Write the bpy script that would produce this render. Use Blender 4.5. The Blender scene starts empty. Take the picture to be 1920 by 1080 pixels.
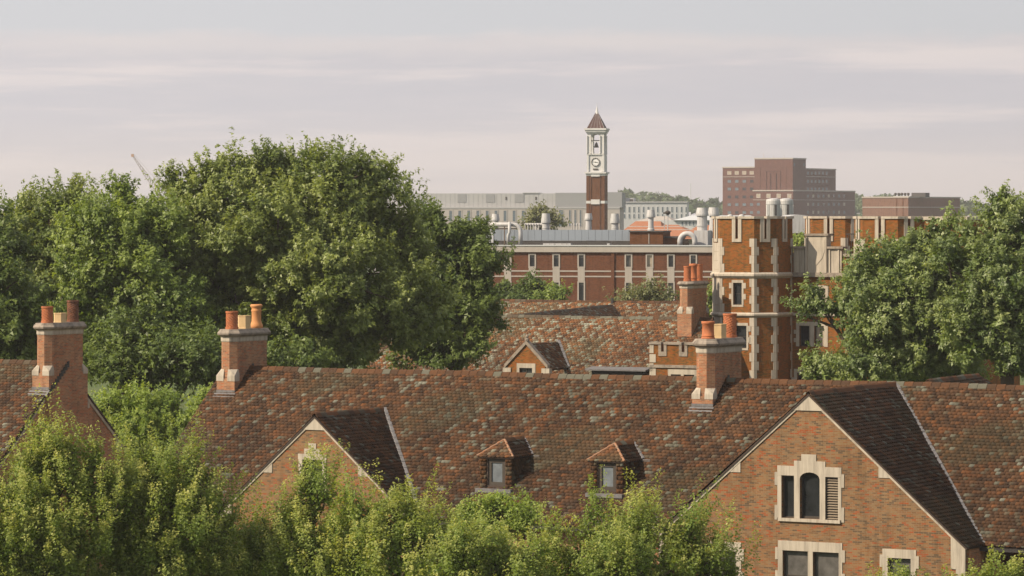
import bpy, bmesh, math, random
import numpy as np
from mathutils import Vector

sc = bpy.context.scene
R = math.radians
rnd = random.Random(7)

# ------------------------------------------------------------------ camera, sky, sun, exposure
F = 7000.0            # focal length in pixels of a 1920 px wide picture
HOR = 400.0           # image row of the horizon
EYE = 22.0            # eye height above the ground
cd = bpy.data.cameras.new('camera'); cam = bpy.data.objects.new('camera', cd)
sc.collection.objects.link(cam); sc.camera = cam
cam.location = (0, 0, EYE); cam.rotation_euler = (R(90), 0, 0)
cd.sensor_fit = 'HORIZONTAL'; cd.sensor_width = 36.0; cd.lens = F / 1920 * 36.0
cd.shift_y = -(540 - HOR) / 1920.0
cd.clip_start = 1.0; cd.clip_end = 9000.0

SUN_AZ, SUN_EL = R(69), R(39)      # degrees left of the direction back to the camera; height
to_sun = Vector((-math.sin(SUN_AZ) * math.cos(SUN_EL), -math.cos(SUN_AZ) * math.cos(SUN_EL), math.sin(SUN_EL)))
sd = bpy.data.lights.new('sun', 'SUN'); sun = bpy.data.objects.new('sun', sd)
sc.collection.objects.link(sun)
sd.energy = 4.6; sd.angle = R(0.6); sd.color = (1.0, 0.845, 0.65)
sun.location = (-60, 60, 90)
sun.rotation_euler = to_sun.to_track_quat('Z', 'Y').to_euler()

world = bpy.data.worlds.new('World'); sc.world = world; world.use_nodes = True
def build_world():
    nt = world.node_tree; N = nt.nodes; L = nt.links
    N.clear()
    out = N.new('ShaderNodeOutputWorld'); bg = N.new('ShaderNodeBackground')
    bg.inputs['Strength'].default_value = 0.0715
    sky = N.new('ShaderNodeTexSky'); sky.sky_type = 'NISHITA'; sky.sun_disc = False
    sky.sun_elevation = SUN_EL; sky.sun_rotation = math.atan2(to_sun.x, to_sun.y)
    sky.air_density = 1.0; sky.dust_density = 1.5; sky.ozone_density = 1.0
    tc = N.new('ShaderNodeTexCoord'); sep = N.new('ShaderNodeSeparateXYZ')
    L.new(tc.outputs['Generated'], sep.inputs[0])
    def noise(sx, sz, detail, off=0.0, rough=0.55):
        m = N.new('ShaderNodeMapping'); m.inputs['Scale'].default_value = (sx, sx, sz)
        m.inputs['Location'].default_value = (off, off * .3, off * .7)
        L.new(tc.outputs['Generated'], m.inputs['Vector'])
        n = N.new('ShaderNodeTexNoise'); n.inputs['Scale'].default_value = 1.0
        n.inputs['Detail'].default_value = detail; n.inputs['Roughness'].default_value = rough
        L.new(m.outputs[0], n.inputs['Vector']); return n.outputs['Fac']
    def math_(op, a, b=None, clamp=False):
        m = N.new('ShaderNodeMath'); m.operation = op; m.use_clamp = clamp
        for i, v in enumerate((a, b)):
            if v is None: continue
            if isinstance(v, (int, float)): m.inputs[i].default_value = v
            else: L.new(v, m.inputs[i])
        return m.outputs[0]
    def ramp(fac, stops, interp='EASE'):
        r = N.new('ShaderNodeValToRGB'); r.color_ramp.interpolation = interp
        cr = r.color_ramp
        while len(cr.elements) < len(stops): cr.elements.new(0.5)
        for e, (p, c) in zip(cr.elements, stops):
            e.position = p; e.color = (*c, 1)
        L.new(fac, r.inputs[0]); return r.outputs[0]
    z = sep.outputs['Z']
    # far cloud bank: its ragged upper edge stands a little under three degrees above the horizon
    edge = noise(13, 60, 5, 3.1)
    edge2 = noise(60, 190, 6, 9.0, .62)
    zz = math_('ADD', z, math_('MULTIPLY', math_('SUBTRACT', edge, 0.5), -0.007))
    zz = math_('ADD', zz, math_('MULTIPLY', math_('SUBTRACT', edge2, 0.5), -0.006))
    bank = ramp(math_('MULTIPLY', zz, 10.0), [(0.0, (1, 1, 1)), (0.455, (1, 1, 1)), (0.500, (0, 0, 0))])
    # bright cloud tops along a few level streaks inside the bank
    rows = noise(7, 95, 7, 21.0, .62)
    streak = ramp(rows, [(0.42, (0, 0, 0)), (0.60, (1, 1, 1))])
    rows2 = noise(30, 220, 5, 5.0)
    tex = math_('ADD', math_('MULTIPLY', rows2, .45), math_('MULTIPLY', streak, .75), True)
    c_bank = N.new('ShaderNodeMixRGB'); L.new(tex, c_bank.inputs[0])
    c_bank.inputs[1].default_value = (5.50, 5.35, 5.65, 1); c_bank.inputs[2].default_value = (7.20, 6.55, 6.40, 1)
    rim = ramp(math_('MULTIPLY', zz, 10.0), [(0.40, (0, 0, 0)), (0.455, (1, 1, 1)), (0.50, (1, 1, 1))])
    crim = N.new('ShaderNodeMixRGB'); L.new(math_('MULTIPLY', math_('MULTIPLY', rim, .75), edge, True), crim.inputs[0]); L.new(c_bank.outputs[0], crim.inputs[1]); crim.inputs[2].default_value = (7.6, 6.9, 6.5, 1); c_bank = crim
    # warm glow right at the horizon
    low = ramp(math_('MULTIPLY', z, 10.0), [(0.0, (1, 1, 1)), (0.32, (0, 0, 0))])
    c2 = N.new('ShaderNodeMixRGB'); L.new(math_('MULTIPLY', low, .8), c2.inputs[0]); L.new(c_bank.outputs[0], c2.inputs[1])
    c2.inputs[2].default_value = (6.5, 5.75, 5.35, 1)
    # thin high veil over the blue
    veil = N.new('ShaderNodeMixRGB')
    vn = noise(3, 9, 4, 2.0)
    veil_amt = ramp(math_('MULTIPLY', z, 1.0), [(0.0, (.92, .92, .92)), (0.10, (.88, .88, .88)), (0.5, (.84, .84, .84)), (1.0, (.82, .82, .82))], 'LINEAR')
    L.new(math_('MULTIPLY', veil_amt, math_('ADD', math_('MULTIPLY', vn, .25), .87), True), veil.inputs[0])
    L.new(sky.outputs[0], veil.inputs[1]); veil.inputs[2].default_value = (6.20, 6.15, 6.40, 1)
    mx = N.new('ShaderNodeMixRGB'); L.new(bank, mx.inputs[0]); L.new(veil.outputs[0], mx.inputs[1]); L.new(c2.outputs[0], mx.inputs[2])
    dv = N.new('ShaderNodeVectorMath'); dv.operation = 'DOT_PRODUCT'; L.new(tc.outputs['Generated'], dv.inputs[0]); dv.inputs[1].default_value = tuple(to_sun)
    side = N.new('ShaderNodeMixRGB'); side.blend_type = 'MULTIPLY'; side.inputs[0].default_value = 1.0
    sg = N.new('ShaderNodeVectorMath'); sg.operation = 'MULTIPLY_ADD'; L.new(dv.outputs['Value'], sg.inputs[0]); sg.inputs[1].default_value = (.34, .34, .33); sg.inputs[2].default_value = (1.0, 1.0, 1.0)
    L.new(mx.outputs[0], side.inputs[1]); L.new(sg.outputs[0], side.inputs[2]); mx = side
    L.new(mx.outputs[0], bg.inputs['Color']); L.new(bg.outputs[0], out.inputs['Surface'])
build_world()
vs = sc.view_settings
vs.view_transform = 'Standard'; vs.look = 'None'; vs.exposure = 0.70; vs.gamma = 1.0; vs.use_curve_mapping = False
sc.cycles.use_denoising = True
sc.cycles.max_bounces = 8; sc.cycles.diffuse_bounces = 4; sc.cycles.glossy_bounces = 2
sc.cycles.transmission_bounces = 3; sc.cycles.volume_bounces = 0; sc.cycles.transparent_max_bounces = 6
sc.cycles.caustics_reflective = False; sc.cycles.caustics_refractive = False

# ------------------------------------------------------------------ materials
class NB:
    """short-hand for building node trees"""
    def __init__(self, name):
        self.m = bpy.data.materials.new(name); self.m.use_nodes = True
        self.nt = self.m.node_tree; self.N = self.nt.nodes; self.L = self.nt.links
        self.N.clear()
        self.out = self.N.new('ShaderNodeOutputMaterial')
    def n(self, t, **kw):
        x = self.N.new(t)
        for k, v in kw.items(): setattr(x, k, v)
        return x
    def put(self, sock, v):
        if v is None: return
        if hasattr(v, 'is_output'): self.L.new(v, sock)
        else:
            try: sock.default_value = v
            except TypeError: sock.default_value = (*v, 1)
            except ValueError: sock.default_value = (*v, 1)
    def math(self, op, a, b=None, c=None, clamp=False):
        x = self.n('ShaderNodeMath', operation=op); x.use_clamp = clamp
        for i, v in enumerate((a, b, c)): self.put(x.inputs[i], v)
        return x.outputs[0]
    def vmath(self, op, a, b=None):
        x = self.n('ShaderNodeVectorMath', operation=op)
        self.put(x.inputs[0], a); self.put(x.inputs[1], b)
        return x.outputs['Value'] if op == 'DOT_PRODUCT' else x.outputs[0]
    def mix(self, f, a, b, mode='MIX'):
        x = self.n('ShaderNodeMixRGB', blend_type=mode)
        self.put(x.inputs[0], f); self.put(x.inputs[1], a); self.put(x.inputs[2], b)
        return x.outputs[0]
    def noise(self, vec, scale, detail=3, rough=.5):
        x = self.n('ShaderNodeTexNoise'); self.put(x.inputs['Vector'], vec)
        x.inputs['Scale'].default_value = scale; x.inputs['Detail'].default_value = detail
        x.inputs['Roughness'].default_value = rough
        return x.outputs['Fac']
    def ramp(self, fac, stops, interp='LINEAR'):
        x = self.n('ShaderNodeValToRGB'); cr = x.color_ramp; cr.interpolation = interp
        while len(cr.elements) < len(stops): cr.elements.new(.5)
        for e, (p, c) in zip(cr.elements, stops):
            e.position = p; e.color = (*c, 1) if len(c) == 3 else c
        self.L.new(fac, x.inputs[0]); return x.outputs[0]
    def obj(self): return self.n('ShaderNodeTexCoord').outputs['Object']
    def pos(self): return self.n('ShaderNodeNewGeometry').outputs['Position']
    def bump(self, h, strength=.4, dist=.02):
        x = self.n('ShaderNodeBump'); x.inputs['Strength'].default_value = strength
        x.inputs['Distance'].default_value = dist; self.L.new(h, x.inputs['Height']); return x.outputs[0]
    def principled(self, color, rough=.8, spec=.3, metal=0, normal=None):
        x = self.n('ShaderNodeBsdfPrincipled')
        self.put(x.inputs['Base Color'], color); self.put(x.inputs['Roughness'], rough)
        x.inputs['Specular IOR Level'].default_value = spec; x.inputs['Metallic'].default_value = metal
        if normal is not None: self.L.new(normal, x.inputs['Normal'])
        return x.outputs[0]
    def surf(self, s): self.L.new(s, self.out.inputs['Surface']); return self.m

def mul(c, k): return tuple(x * k for x in c)

def mat_brick(name, palette, mortar, bw=.215, bh=.0715, joint=.0105, stain=.25, weather=(.35, .33, .30)):
    b = NB(name)
    P = b.obj(); geo = b.n('ShaderNodeNewGeometry')
    vt = b.n('ShaderNodeVectorTransform', vector_type='NORMAL', convert_from='WORLD', convert_to='OBJECT')
    b.L.new(geo.outputs['True Normal'], vt.inputs[0])
    tan = b.vmath('NORMALIZE', b.vmath('CROSS_PRODUCT', vt.outputs[0], (0.0001, 0.0002, 1)))
    h = b.vmath('DOT_PRODUCT', P, tan)
    z = b.n('ShaderNodeSeparateXYZ'); b.L.new(P, z.inputs[0]); z = z.outputs['Z']
    zr = b.math('DIVIDE', z, bh); row = b.math('FLOOR', zr); fz = b.math('FRACT', zr)
    sh = b.math('MULTIPLY', b.math('MODULO', row, 2.0), .5)
    hr = b.math('ADD', b.math('DIVIDE', h, bw), sh); col = b.math('FLOOR', hr); fx = b.math('FRACT', hr)
    cv = b.n('ShaderNodeCombineXYZ'); b.L.new(row, cv.inputs[0]); b.L.new(col, cv.inputs[1])
    wn = b.n('ShaderNodeTexWhiteNoise', noise_dimensions='3D'); b.L.new(cv.outputs[0], wn.inputs[0])
    n = len(palette)
    bc = b.ramp(wn.outputs['Value'], [(i / n, c) for i, c in enumerate(palette)], 'CONSTANT')
    jz = joint / bh; jx = joint / bw
    inz = b.math('MULTIPLY', b.math('GREATER_THAN', fz, jz), b.math('GREATER_THAN', fx, jx))
    big = b.noise(P, .55, 4, .6)
    tone = b.math('ADD', b.math('MULTIPLY', b.noise(P, .8, 5, .6), .5), .75)
    c = b.mix(inz, mortar, bc)
    vm = b.n('ShaderNodeVectorMath', operation='SCALE'); b.L.new(c, vm.inputs[0]); b.L.new(tone, vm.inputs['Scale'])
    st = b.ramp(big, [(.45, (0, 0, 0)), (.75, (stain,) * 3)])
    mp = b.n('ShaderNodeMapping'); mp.inputs['Scale'].default_value = (1.6, 1.6, .22); b.L.new(P, mp.inputs['Vector'])
    drip = b.ramp(b.noise(mp.outputs[0], 1.4, 5, .62), [(.50, (1, 1, 1)), (.78, (.62, .60, .58))])
    c = b.mix(1.0, b.mix(st, vm.outputs[0], weather), drip, 'MULTIPLY')
    nrm = b.bump(inz, .5, .006)
    return b.surf(b.principled(c, .9, .15, normal=nrm))

def mat_plain(name, color, rough=.8, var=.18, scale=1.5, spec=.3, metal=0, dirt=None, dirt_amt=.4, bump=0, bscale=25, streak=False):
    b = NB(name); P = b.obj()
    t = b.math('ADD', b.math('MULTIPLY', b.noise(P, scale, 5, .6), var * 2), 1 - var)
    vm = b.n('ShaderNodeVectorMath', operation='SCALE'); vm.inputs[0].default_value = color; b.L.new(t, vm.inputs['Scale'])
    c = vm.outputs[0]
    if dirt:
        V = P
        if streak:
            mp = b.n('ShaderNodeMapping'); mp.inputs['Scale'].default_value = (3.0, 3.0, .25); b.L.new(P, mp.inputs['Vector']); V = mp.outputs[0]
        d = b.ramp(b.noise(V, scale * 1.7, 5, .65), [(.45, (0, 0, 0)), (.72, (dirt_amt,) * 3)])
        c = b.mix(d, c, dirt)
    nrm = b.bump(b.noise(P, bscale, 4, .6), bump, .01) if bump else None
    return b.surf(b.principled(c, rough, spec, metal, nrm))

def mat_tile(name):
    b = NB(name)
    at = b.n('ShaderNodeAttribute', attribute_name='tile_colour')
    P = b.obj()
    t = b.math('ADD', b.math('MULTIPLY', b.noise(P, 9, 4, .6), .5), .75)
    vm = b.n('ShaderNodeVectorMath', operation='SCALE'); b.L.new(at.outputs['Color'], vm.inputs[0]); b.L.new(t, vm.inputs['Scale'])
    lich = b.ramp(b.noise(P, 22, 3, .6), [(.62, (0, 0, 0)), (.78, (.22,) * 3)])
    c = b.mix(lich, vm.outputs[0], (.10, .092, .066))
    return b.surf(b.principled(c, .85, .2, normal=b.bump(b.noise(P, 30, 3), .3, .01)))

def mat_leaf(name, dark, light, young, trans=.35, gloss=.35):
    b = NB(name)
    at = b.n('ShaderNodeAttribute', attribute_name='tint'); yg = b.n('ShaderNodeAttribute', attribute_name='young')
    c = b.mix(at.outputs['Fac'], dark, light)
    c = b.mix(yg.outputs['Fac'], c, young)
    p = b.n('ShaderNodeBsdfPrincipled'); b.L.new(c, p.inputs['Base Color'])
    p.inputs['Roughness'].default_value = .5; p.inputs['Specular IOR Level'].default_value = gloss
    tr = b.n('ShaderNodeBsdfTranslucent'); b.L.new(b.mix(1.0, c, (1.25, 1.2, .55), 'MULTIPLY'), tr.inputs['Color'])
    ms = b.n('ShaderNodeMixShader'); ms.inputs[0].default_value = trans
    b.L.new(p.outputs[0], ms.inputs[1]); b.L.new(tr.outputs[0], ms.inputs[2])
    return b.surf(ms.outputs[0])

def mat_glass(name, color=(.018, .02, .022), rough=.12, spec=.5):
    b = NB(name); P = b.obj()
    c = b.mix(b.ramp(b.noise(P, 2.2, 4, .65), [(.30, (0, 0, 0)), (.75, (1, 1, 1))]), mul(color, .65), mul(color, 1.4))  # uneven pane tone: reflections of trees painted into the glass colour
    return b.surf(b.principled(c, rough, spec, normal=b.bump(b.noise(P, 1.6, 2), .12, .03)))

M = {}
BR = [(.265, .125, .064), (.30, .142, .072), (.23, .108, .058), (.28, .140, .074), (.315, .160, .084), (.19, .095, .057), (.27, .112, .053), (.24, .132, .076), (.315, .108, .049)]
M['brick'] = mat_brick('hall_brick', BR, (.30, .225, .155), stain=.10, weather=(.2, .16, .12))
M['brick_pink'] = mat_brick('gable_brick', [(0.177, 0.090, 0.041), (0.201, 0.108, 0.050), (0.140, 0.077, 0.038), (0.167, 0.101, 0.053), (0.187, 0.090, 0.038), (0.097, 0.062, 0.036), (0.226, 0.065, 0.023), (0.192, 0.116, 0.057)], (0.192, 0.143, 0.089), stain=.12, weather=(0.163, 0.128, 0.089))
M['brick_orange'] = mat_brick('gatehouse_brick', [(0.183, 0.064, 0.012), (0.211, 0.075, 0.016), (0.161, 0.058, 0.012), (0.194, 0.075, 0.019), (0.127, 0.055, 0.016), (0.222, 0.062, 0.011), (0.099, 0.058, 0.020)], (0.155, 0.093, 0.035), stain=.1, weather=(0.166, 0.111, 0.049))
M['brick_far'] = mat_brick('laboratory_brick', [(0.108, 0.037, 0.017), (0.125, 0.044, 0.021), (0.093, 0.033, 0.017), (0.117, 0.047, 0.023)], (0.112, 0.065, 0.041), stain=.1, weather=(0.086, 0.047, 0.031))
M['brick_tower'] = mat_brick('tower_brick', [(0.107, 0.039, 0.015), (0.122, 0.045, 0.019), (0.096, 0.035, 0.015)], (0.122, 0.071, 0.031), stain=.1, weather=(0.122, 0.076, 0.035))
M['brick_hosp'] = mat_brick('block_brick', [(0.106, 0.045, 0.031), (0.120, 0.049, 0.037), (0.097, 0.043, 0.031)], (0.124, 0.073, 0.056), stain=.12, weather=(0.130, 0.078, 0.062))
M['brick_box'] = mat_brick('box_brick', [(0.154, 0.080, 0.053), (0.171, 0.089, 0.059), (0.143, 0.074, 0.048)], (0.171, 0.114, 0.085), stain=.12, weather=(0.171, 0.120, 0.091))
M['stone'] = mat_plain('limestone', (.37, .325, .262), .85, .18, 1.2, .2, dirt=(.15, .13, .105), dirt_amt=.65, bump=.15, streak=True)
M['stone_dark'] = mat_plain('weathered_limestone', (.25, .21, .17), .9, .22, 1.6, .15, dirt=(.06, .052, .045), dirt_amt=.8, bump=.25)
M['tile'] = mat_tile('clay_roof_tile')
M['deck'] = mat_plain('roof_underlay', (.05, .035, .028), .9)
M['lead'] = mat_plain('lead_flashing', (.135, .13, .132), .65, .25, 3, .25, 0, dirt=(.06, .056, .052), dirt_amt=.7)
M['terracotta'] = mat_plain('terracotta_pot', (.36, .118, .046), .75, .25, 3, .25, dirt=(.14, .07, .045), dirt_amt=.65, bump=.2)
M['terracotta_sooty'] = mat_plain('sooty_terracotta_pot', (.16, .07, .04), .85, .3, 2.2, .15, dirt=(.022, .02, .019), dirt_amt=1.0, bump=.15)
M['hip_clay'] = mat_plain('old_clay_hip', (.24, .115, .06), .85, .3, 5, .2, dirt=(.22, .21, .17), dirt_amt=.7)
M['buff_pot'] = mat_plain('buff_clay_pot', (.50, .36, .19), .75, .12, 3, .25, dirt=(.35, .25, .14))
M['orange_pot'] = mat_plain('orange_clay_pot', (.46, .21, .08), .75, .15, 3, .25, dirt=(.33, .18, .09))
M['glass'] = mat_glass('dark_window_glass')
M['glass_blind'] = mat_glass('window_glass_over_blind', (.085, .08, .075), .25)
M['glass_bluegrey'] = mat_glass('window_glass_over_curtain', (.115, .13, .145), .3)
M['glass_far'] = mat_glass('far_window_glass', (.10, .13, .15), .2)
M['glass_tan'] = mat_glass('far_glass_over_tan_blind', (.30, .25, .19), .3)
M['frame'] = mat_plain('dark_window_frame', (.045, .036, .028), .6)
M['gutter'] = mat_plain('dark_gutter_metal', (.03, .027, .026), .5)
M['louvre'] = mat_plain('bronze_louvre', (.20, .16, .115), .6)
M['white_paint'] = mat_plain('white_metal_paint', (.40, .395, .39), .55, .12, 1, .35, dirt=(.22, .205, .185), dirt_amt=.7, streak=True)
M['grey_stack'] = mat_plain('pale_grey_metal', (.36, .36, .35), .5, .12, 1, .4, dirt=(.24, .23, .22), streak=True)
M['screen'] = mat_plain('blue_grey_cladding', (.21, .24, .275), .6, .08, .4, .3, dirt=(.18, .205, .235))
M['concrete'] = mat_plain('pale_concrete', (.33, .295, .26), .85, .12, .6, .2, dirt=(.24, .215, .19), streak=True)
M['panel_grey'] = mat_plain('grey_wall_panel', (.36, .36, .36), .7, .05, .2, .3, dirt=(.32, .315, .31))
M['panel_dark'] = mat_plain('dark_grey_wall_panel', (.25, .255, .26), .7, .08, .2)
M['panel_tan'] = mat_plain('tan_precast_wall', (.36, .335, .31), .8, .06, .3, .2, dirt=(.31, .285, .26), streak=True)
M['panel_white'] = mat_plain('white_wall_panel', (.42, .43, .43), .6, .06, .3)
M['tower_stone'] = mat_plain('tower_pale_stone', (.50, .495, .485), .8, .08, .5, .2, dirt=(.38, .37, .355), dirt_amt=.4)
M['tower_roof'] = mat_plain('dark_red_metal_roof', (.052, .019, .015), .65, .15, 1)
M['orange_roof'] = mat_plain('orange_tile_roof', (.27, .115, .062), .85, .15, 1.5, .2, dirt=(.20, .10, .065))
M['bronze'] = mat_plain('dark_bronze', (.06, .05, .04), .5, .1, 3, .5, .4)
M['clock_face'] = mat_plain('white_clock_face', (.66, .66, .66), .5, .03)
M['roofing'] = mat_plain('dark_flat_roofing', (.06, .055, .052), .9)
M['rust_pipe'] = mat_plain('brown_pipe', (.12, .085, .06), .7)
M['crane'] = mat_plain('pale_crane_steel', (.42, .38, .36), .6)
M['crane_orange'] = mat_plain('orange_crane_tip', (.42, .27, .18), .6)
M['bark'] = mat_plain('tree_bark', (.075, .058, .042), .95, .3, 6, .1, bump=.6, bscale=30)
M['leaf_big'] = mat_leaf('maple_leaf', (.075, .120, .018), (.260, .310, .075), (.36, .39, .12), .44, .55)
M['leaf_dark'] = mat_leaf('dark_leaf', (.046, .082, .014), (.150, .205, .042), (.19, .23, .055), .40, .4)
M['leaf_mid'] = mat_leaf('mid_green_leaf', (.080, .135, .020), (.255, .330, .066), (.34, .39, .10), .44, .5)
M['leaf_silver'] = mat_leaf('silvery_leaf', (.056, .100, .018), (.225, .295, .078), (.40, .43, .19), .42, .6)
M['leaf_young'] = mat_leaf('yellow_green_leaf', (.120, .190, .030), (.235, .305, .062), (.44, .43, .13), .48, .3)
M['leaf_fresh'] = mat_leaf('fresh_green_leaf', (.145, .225, .036), (.265, .345, .075), (.38, .42, .11), .50, .3)
M['leaf_olive'] = mat_leaf('olive_leaf', (.12, .135, .055), (.19, .20, .085), (.23, .22, .10), .35, .3)
def mat_ground():
    b = NB('grass_ground'); P = b.pos()
    c = b.ramp(b.noise(P, .05, 5, .6), [(.3, (.045, .07, .022)), (.55, (.07, .095, .03)), (.75, (.10, .10, .05))])
    return b.surf(b.principled(c, .95, .1, normal=b.bump(b.noise(P, 8, 3), .5, .05)))
M['ground'] = mat_ground()
M['woods'] = mat_leaf('far_wood_leaf', (.035, .065, .022), (.08, .11, .035), (.1, .12, .05), .2, .2)

# ------------------------------------------------------------------ mesh helpers
C = sc.collection
class MB:
    def __init__(s): s.v = []; s.f = []
    def add(s, vs, fs):
        o = len(s.v); s.v += [tuple(p) for p in vs]; s.f += [tuple(i + o for i in f) for f in fs]; return s
    def box(s, x0, x1, y0, y1, z0, z1):
        return s.add([(x0, y0, z0), (x1, y0, z0), (x1, y1, z0), (x0, y1, z0), (x0, y0, z1), (x1, y0, z1), (x1, y1, z1), (x0, y1, z1)],
                     [(0, 3, 2, 1), (4, 5, 6, 7), (0, 1, 5, 4), (1, 2, 6, 5), (2, 3, 7, 6), (3, 0, 4, 7)])
    def prism(s, poly, z0, z1):
        n = len(poly)
        return s.add([(x, y, z0) for x, y in poly] + [(x, y, z1) for x, y in poly],
                     [tuple(range(n - 1, -1, -1)), tuple(range(n, 2 * n))] + [(i, (i + 1) % n, n + (i + 1) % n, n + i) for i in range(n)])
    def xprism(s, poly, y0, y1):           # polygon in (x, z), counter-clockwise seen from the front; y0 = front
        n = len(poly)
        return s.add([(x, y0, z) for x, z in poly] + [(x, y1, z) for x, z in poly],
                     [tuple(range(n)), tuple(range(2 * n - 1, n - 1, -1))] + [(i, n + i, n + (i + 1) % n, (i + 1) % n) for i in range(n)])
    def loft(s, rings, caps=True):
        n = len(rings[0]); vs = [p for r in rings for p in r]; fs = []
        for k in range(len(rings) - 1):
            for i in range(n):
                j = (i + 1) % n
                fs.append((k * n + i, k * n + j, (k + 1) * n + j, (k + 1) * n + i))
        if caps:
            fs.append(tuple(range(n - 1, -1, -1))); fs.append(tuple((len(rings) - 1) * n + i for i in range(n)))
        return s.add(vs, fs)
    def lathe(s, cx, cy, prof, seg=16):
        return s.loft([[(cx + r * math.cos(2 * math.pi * i / seg), cy + r * math.sin(2 * math.pi * i / seg), z) for i in range(seg)] for r, z in prof])
    def tube(s, pts, rads, seg=6):
        pts = [Vector(p) for p in pts]; rings = []
        for i, p in enumerate(pts):
            t = (pts[min(i + 1, len(pts) - 1)] - pts[max(i - 1, 0)]).normalized()
            a = t.cross(Vector((.31, .91, .27))).normalized(); b = t.cross(a)
            r = rads[i] if isinstance(rads, (list, tuple)) else rads
            rings.append([tuple(p + a * (r * math.cos(2 * math.pi * k / seg)) + b * (r * math.sin(2 * math.pi * k / seg))) for k in range(seg)])
        return s.loft(rings)
    def hull(s, pts):
        bm = bmesh.new()
        for p in pts: bm.verts.new(p)
        bmesh.ops.convex_hull(bm, input=bm.verts)
        bm.verts.index_update()
        vs = [v.co[:] for v in bm.verts]; fs = [tuple(v.index for v in f.verts) for f in bm.faces]; bm.free()
        return s.add(vs, fs)
    def wall(s, outer, holes, y0, thick):  # outer and holes: polygons in (x, z); front face at y0, real openings
        bm = bmesh.new(); loops = [outer] + list(holes)
        for lp in loops:
            vv = [bm.verts.new((x, 0, z)) for x, z in lp]
            for i in range(len(vv)): bm.edges.new((vv[i], vv[(i + 1) % len(vv)]))
        bmesh.ops.triangle_fill(bm, use_beauty=True, use_dissolve=False, edges=bm.edges[:], normal=(0, -1, 0))
        bm.verts.index_update()
        vs = [(v.co.x, y0, v.co.z) for v in bm.verts]; fs = []
        for f in bm.faces:
            ii = [v.index for v in f.verts]
            if f.normal.y > 0: ii.reverse()
            fs.append(tuple(ii))
        bm.free(); s.add(vs, fs); s.add([(x, y0 + thick, z) for x, _, z in vs], [tuple(reversed(f)) for f in fs])
        for k, lp in enumerate(loops):
            n = len(lp); o = [(x, y0, z) for x, z in lp] + [(x, y0 + thick, z) for x, z in lp]
            q = [(i, n + i, n + (i + 1) % n, (i + 1) % n) for i in range(n)]
            if k: q = [tuple(reversed(f)) for f in q]
            s.add(o, q)
        return s
    def mesh(s, name):
        me = bpy.data.meshes.new(name); me.from_pydata(s.v, [], s.f); me.update(); return me
    def build(s, name, mat, parent=None, smooth=False):
        return link(name, s.mesh(name), mat, parent, smooth)
def link(name, me, mat, parent=None, smooth=False):
    if mat is not None and not me.materials: me.materials.append(M[mat] if isinstance(mat, str) else mat)
    if smooth:
        me.polygons.foreach_set('use_smooth', [True] * len(me.polygons))
    o = bpy.data.objects.new(name, me); C.objects.link(o)
    if parent is not None: o.parent = parent
    return o
def tag(o, label=None, cat=None, group=None, kind=None):
    if label: o['label'] = label
    if cat: o['category'] = cat
    if group: o['group'] = group
    if kind: o['kind'] = kind
    return o
def box(name, mat, parent, *b): return MB().box(*b).build(name, mat, parent)

class Frame:
    """a place in the world: origin on the ground under picture column px at depth Y, turned by th degrees;
    local x runs right along the front, local y away from the viewer"""
    def __init__(s, px, Y, th, X=None):
        s.th = R(th); s.O = ((px - 960) / F * Y if X is None else X, Y)
        s.u = (math.cos(s.th), -math.sin(s.th)); s.v = (math.sin(s.th), math.cos(s.th))
    def thing(s, name, label, cat, group=None):
        e = bpy.data.objects.new(name, None); C.objects.link(e); e.empty_display_size = .5
        e.location = (s.O[0], s.O[1], 0); e.rotation_euler = (0, 0, -s.th)
        return tag(e, label, cat, group)
    def x(s, px, y=0.0):
        k = (px - 960) / F; ox = s.O[0] + y * s.v[0]; oy = s.O[1] + y * s.v[1]
        return (k * oy - ox) / (s.u[0] - k * s.u[1])
    def y(s, px, x=0.0):
        k = (px - 960) / F; ox = s.O[0] + x * s.u[0]; oy = s.O[1] + x * s.u[1]
        return (k * oy - ox) / (s.v[0] - k * s.v[1])
    def z(s, py, x=0.0, y=0.0):
        Y = s.O[1] + x * s.u[1] + y * s.v[1]; return EYE - (py - HOR) / F * Y
    def xz(s, px, py, y=0.0):
        x = s.x(px, y); return x, s.z(py, x, y)
    def w(s, x, y, z): return (s.O[0] + x * s.u[0] + y * s.v[0], s.O[1] + x * s.u[1] + y * s.v[1], z)

def at(px, py, Y): return ((px - 960) / F * Y, Y, EYE - (py - HOR) / F * Y)

# ------------------------------------------------------------------ the setting
def build_ground():
    me = MB().add([(-1450, -50, 0), (1450, -50, 0), (1450, 2950, 0), (-1450, 2950, 0)], [(0, 1, 2, 3)]).mesh('ground')
    tag(link('ground', me, 'ground'), 'grassy ground under the trees and halls', kind='structure')
build_ground()

# ------------------------------------------------------------------ roof tiles
TW, TE = .215, .19
PAL = np.array([(.028, .0155, .0085), (.043, .0225, .0112), (.056, .0280, .0130), (.071, .0318, .0132), (.088, .0358, .0132), (.066, .0500, .0320), (.080, .0770, .0570), (.104, .1035, .0810)])
def interval(poly, d):
    xs = []
    n = len(poly)
    for i in range(n):
        (a0, d0), (a1, d1) = poly[i], poly[(i + 1) % n]
        if (d0 <= d <= d1) or (d1 <= d <= d0):
            if abs(d1 - d0) < 1e-9: xs += [a0, a1]
            else: xs.append(a0 + (a1 - a0) * (d - d0) / (d1 - d0))
    return (min(xs), max(xs)) if xs else None
def inside(poly, a, d):
    iv = None
    if d < min(p[1] for p in poly) or d > max(p[1] for p in poly): return np.zeros(len(a), bool)
    iv = interval(poly, d)
    return (a > iv[0]) & (a < iv[1]) if iv else np.zeros(len(a), bool)
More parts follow.
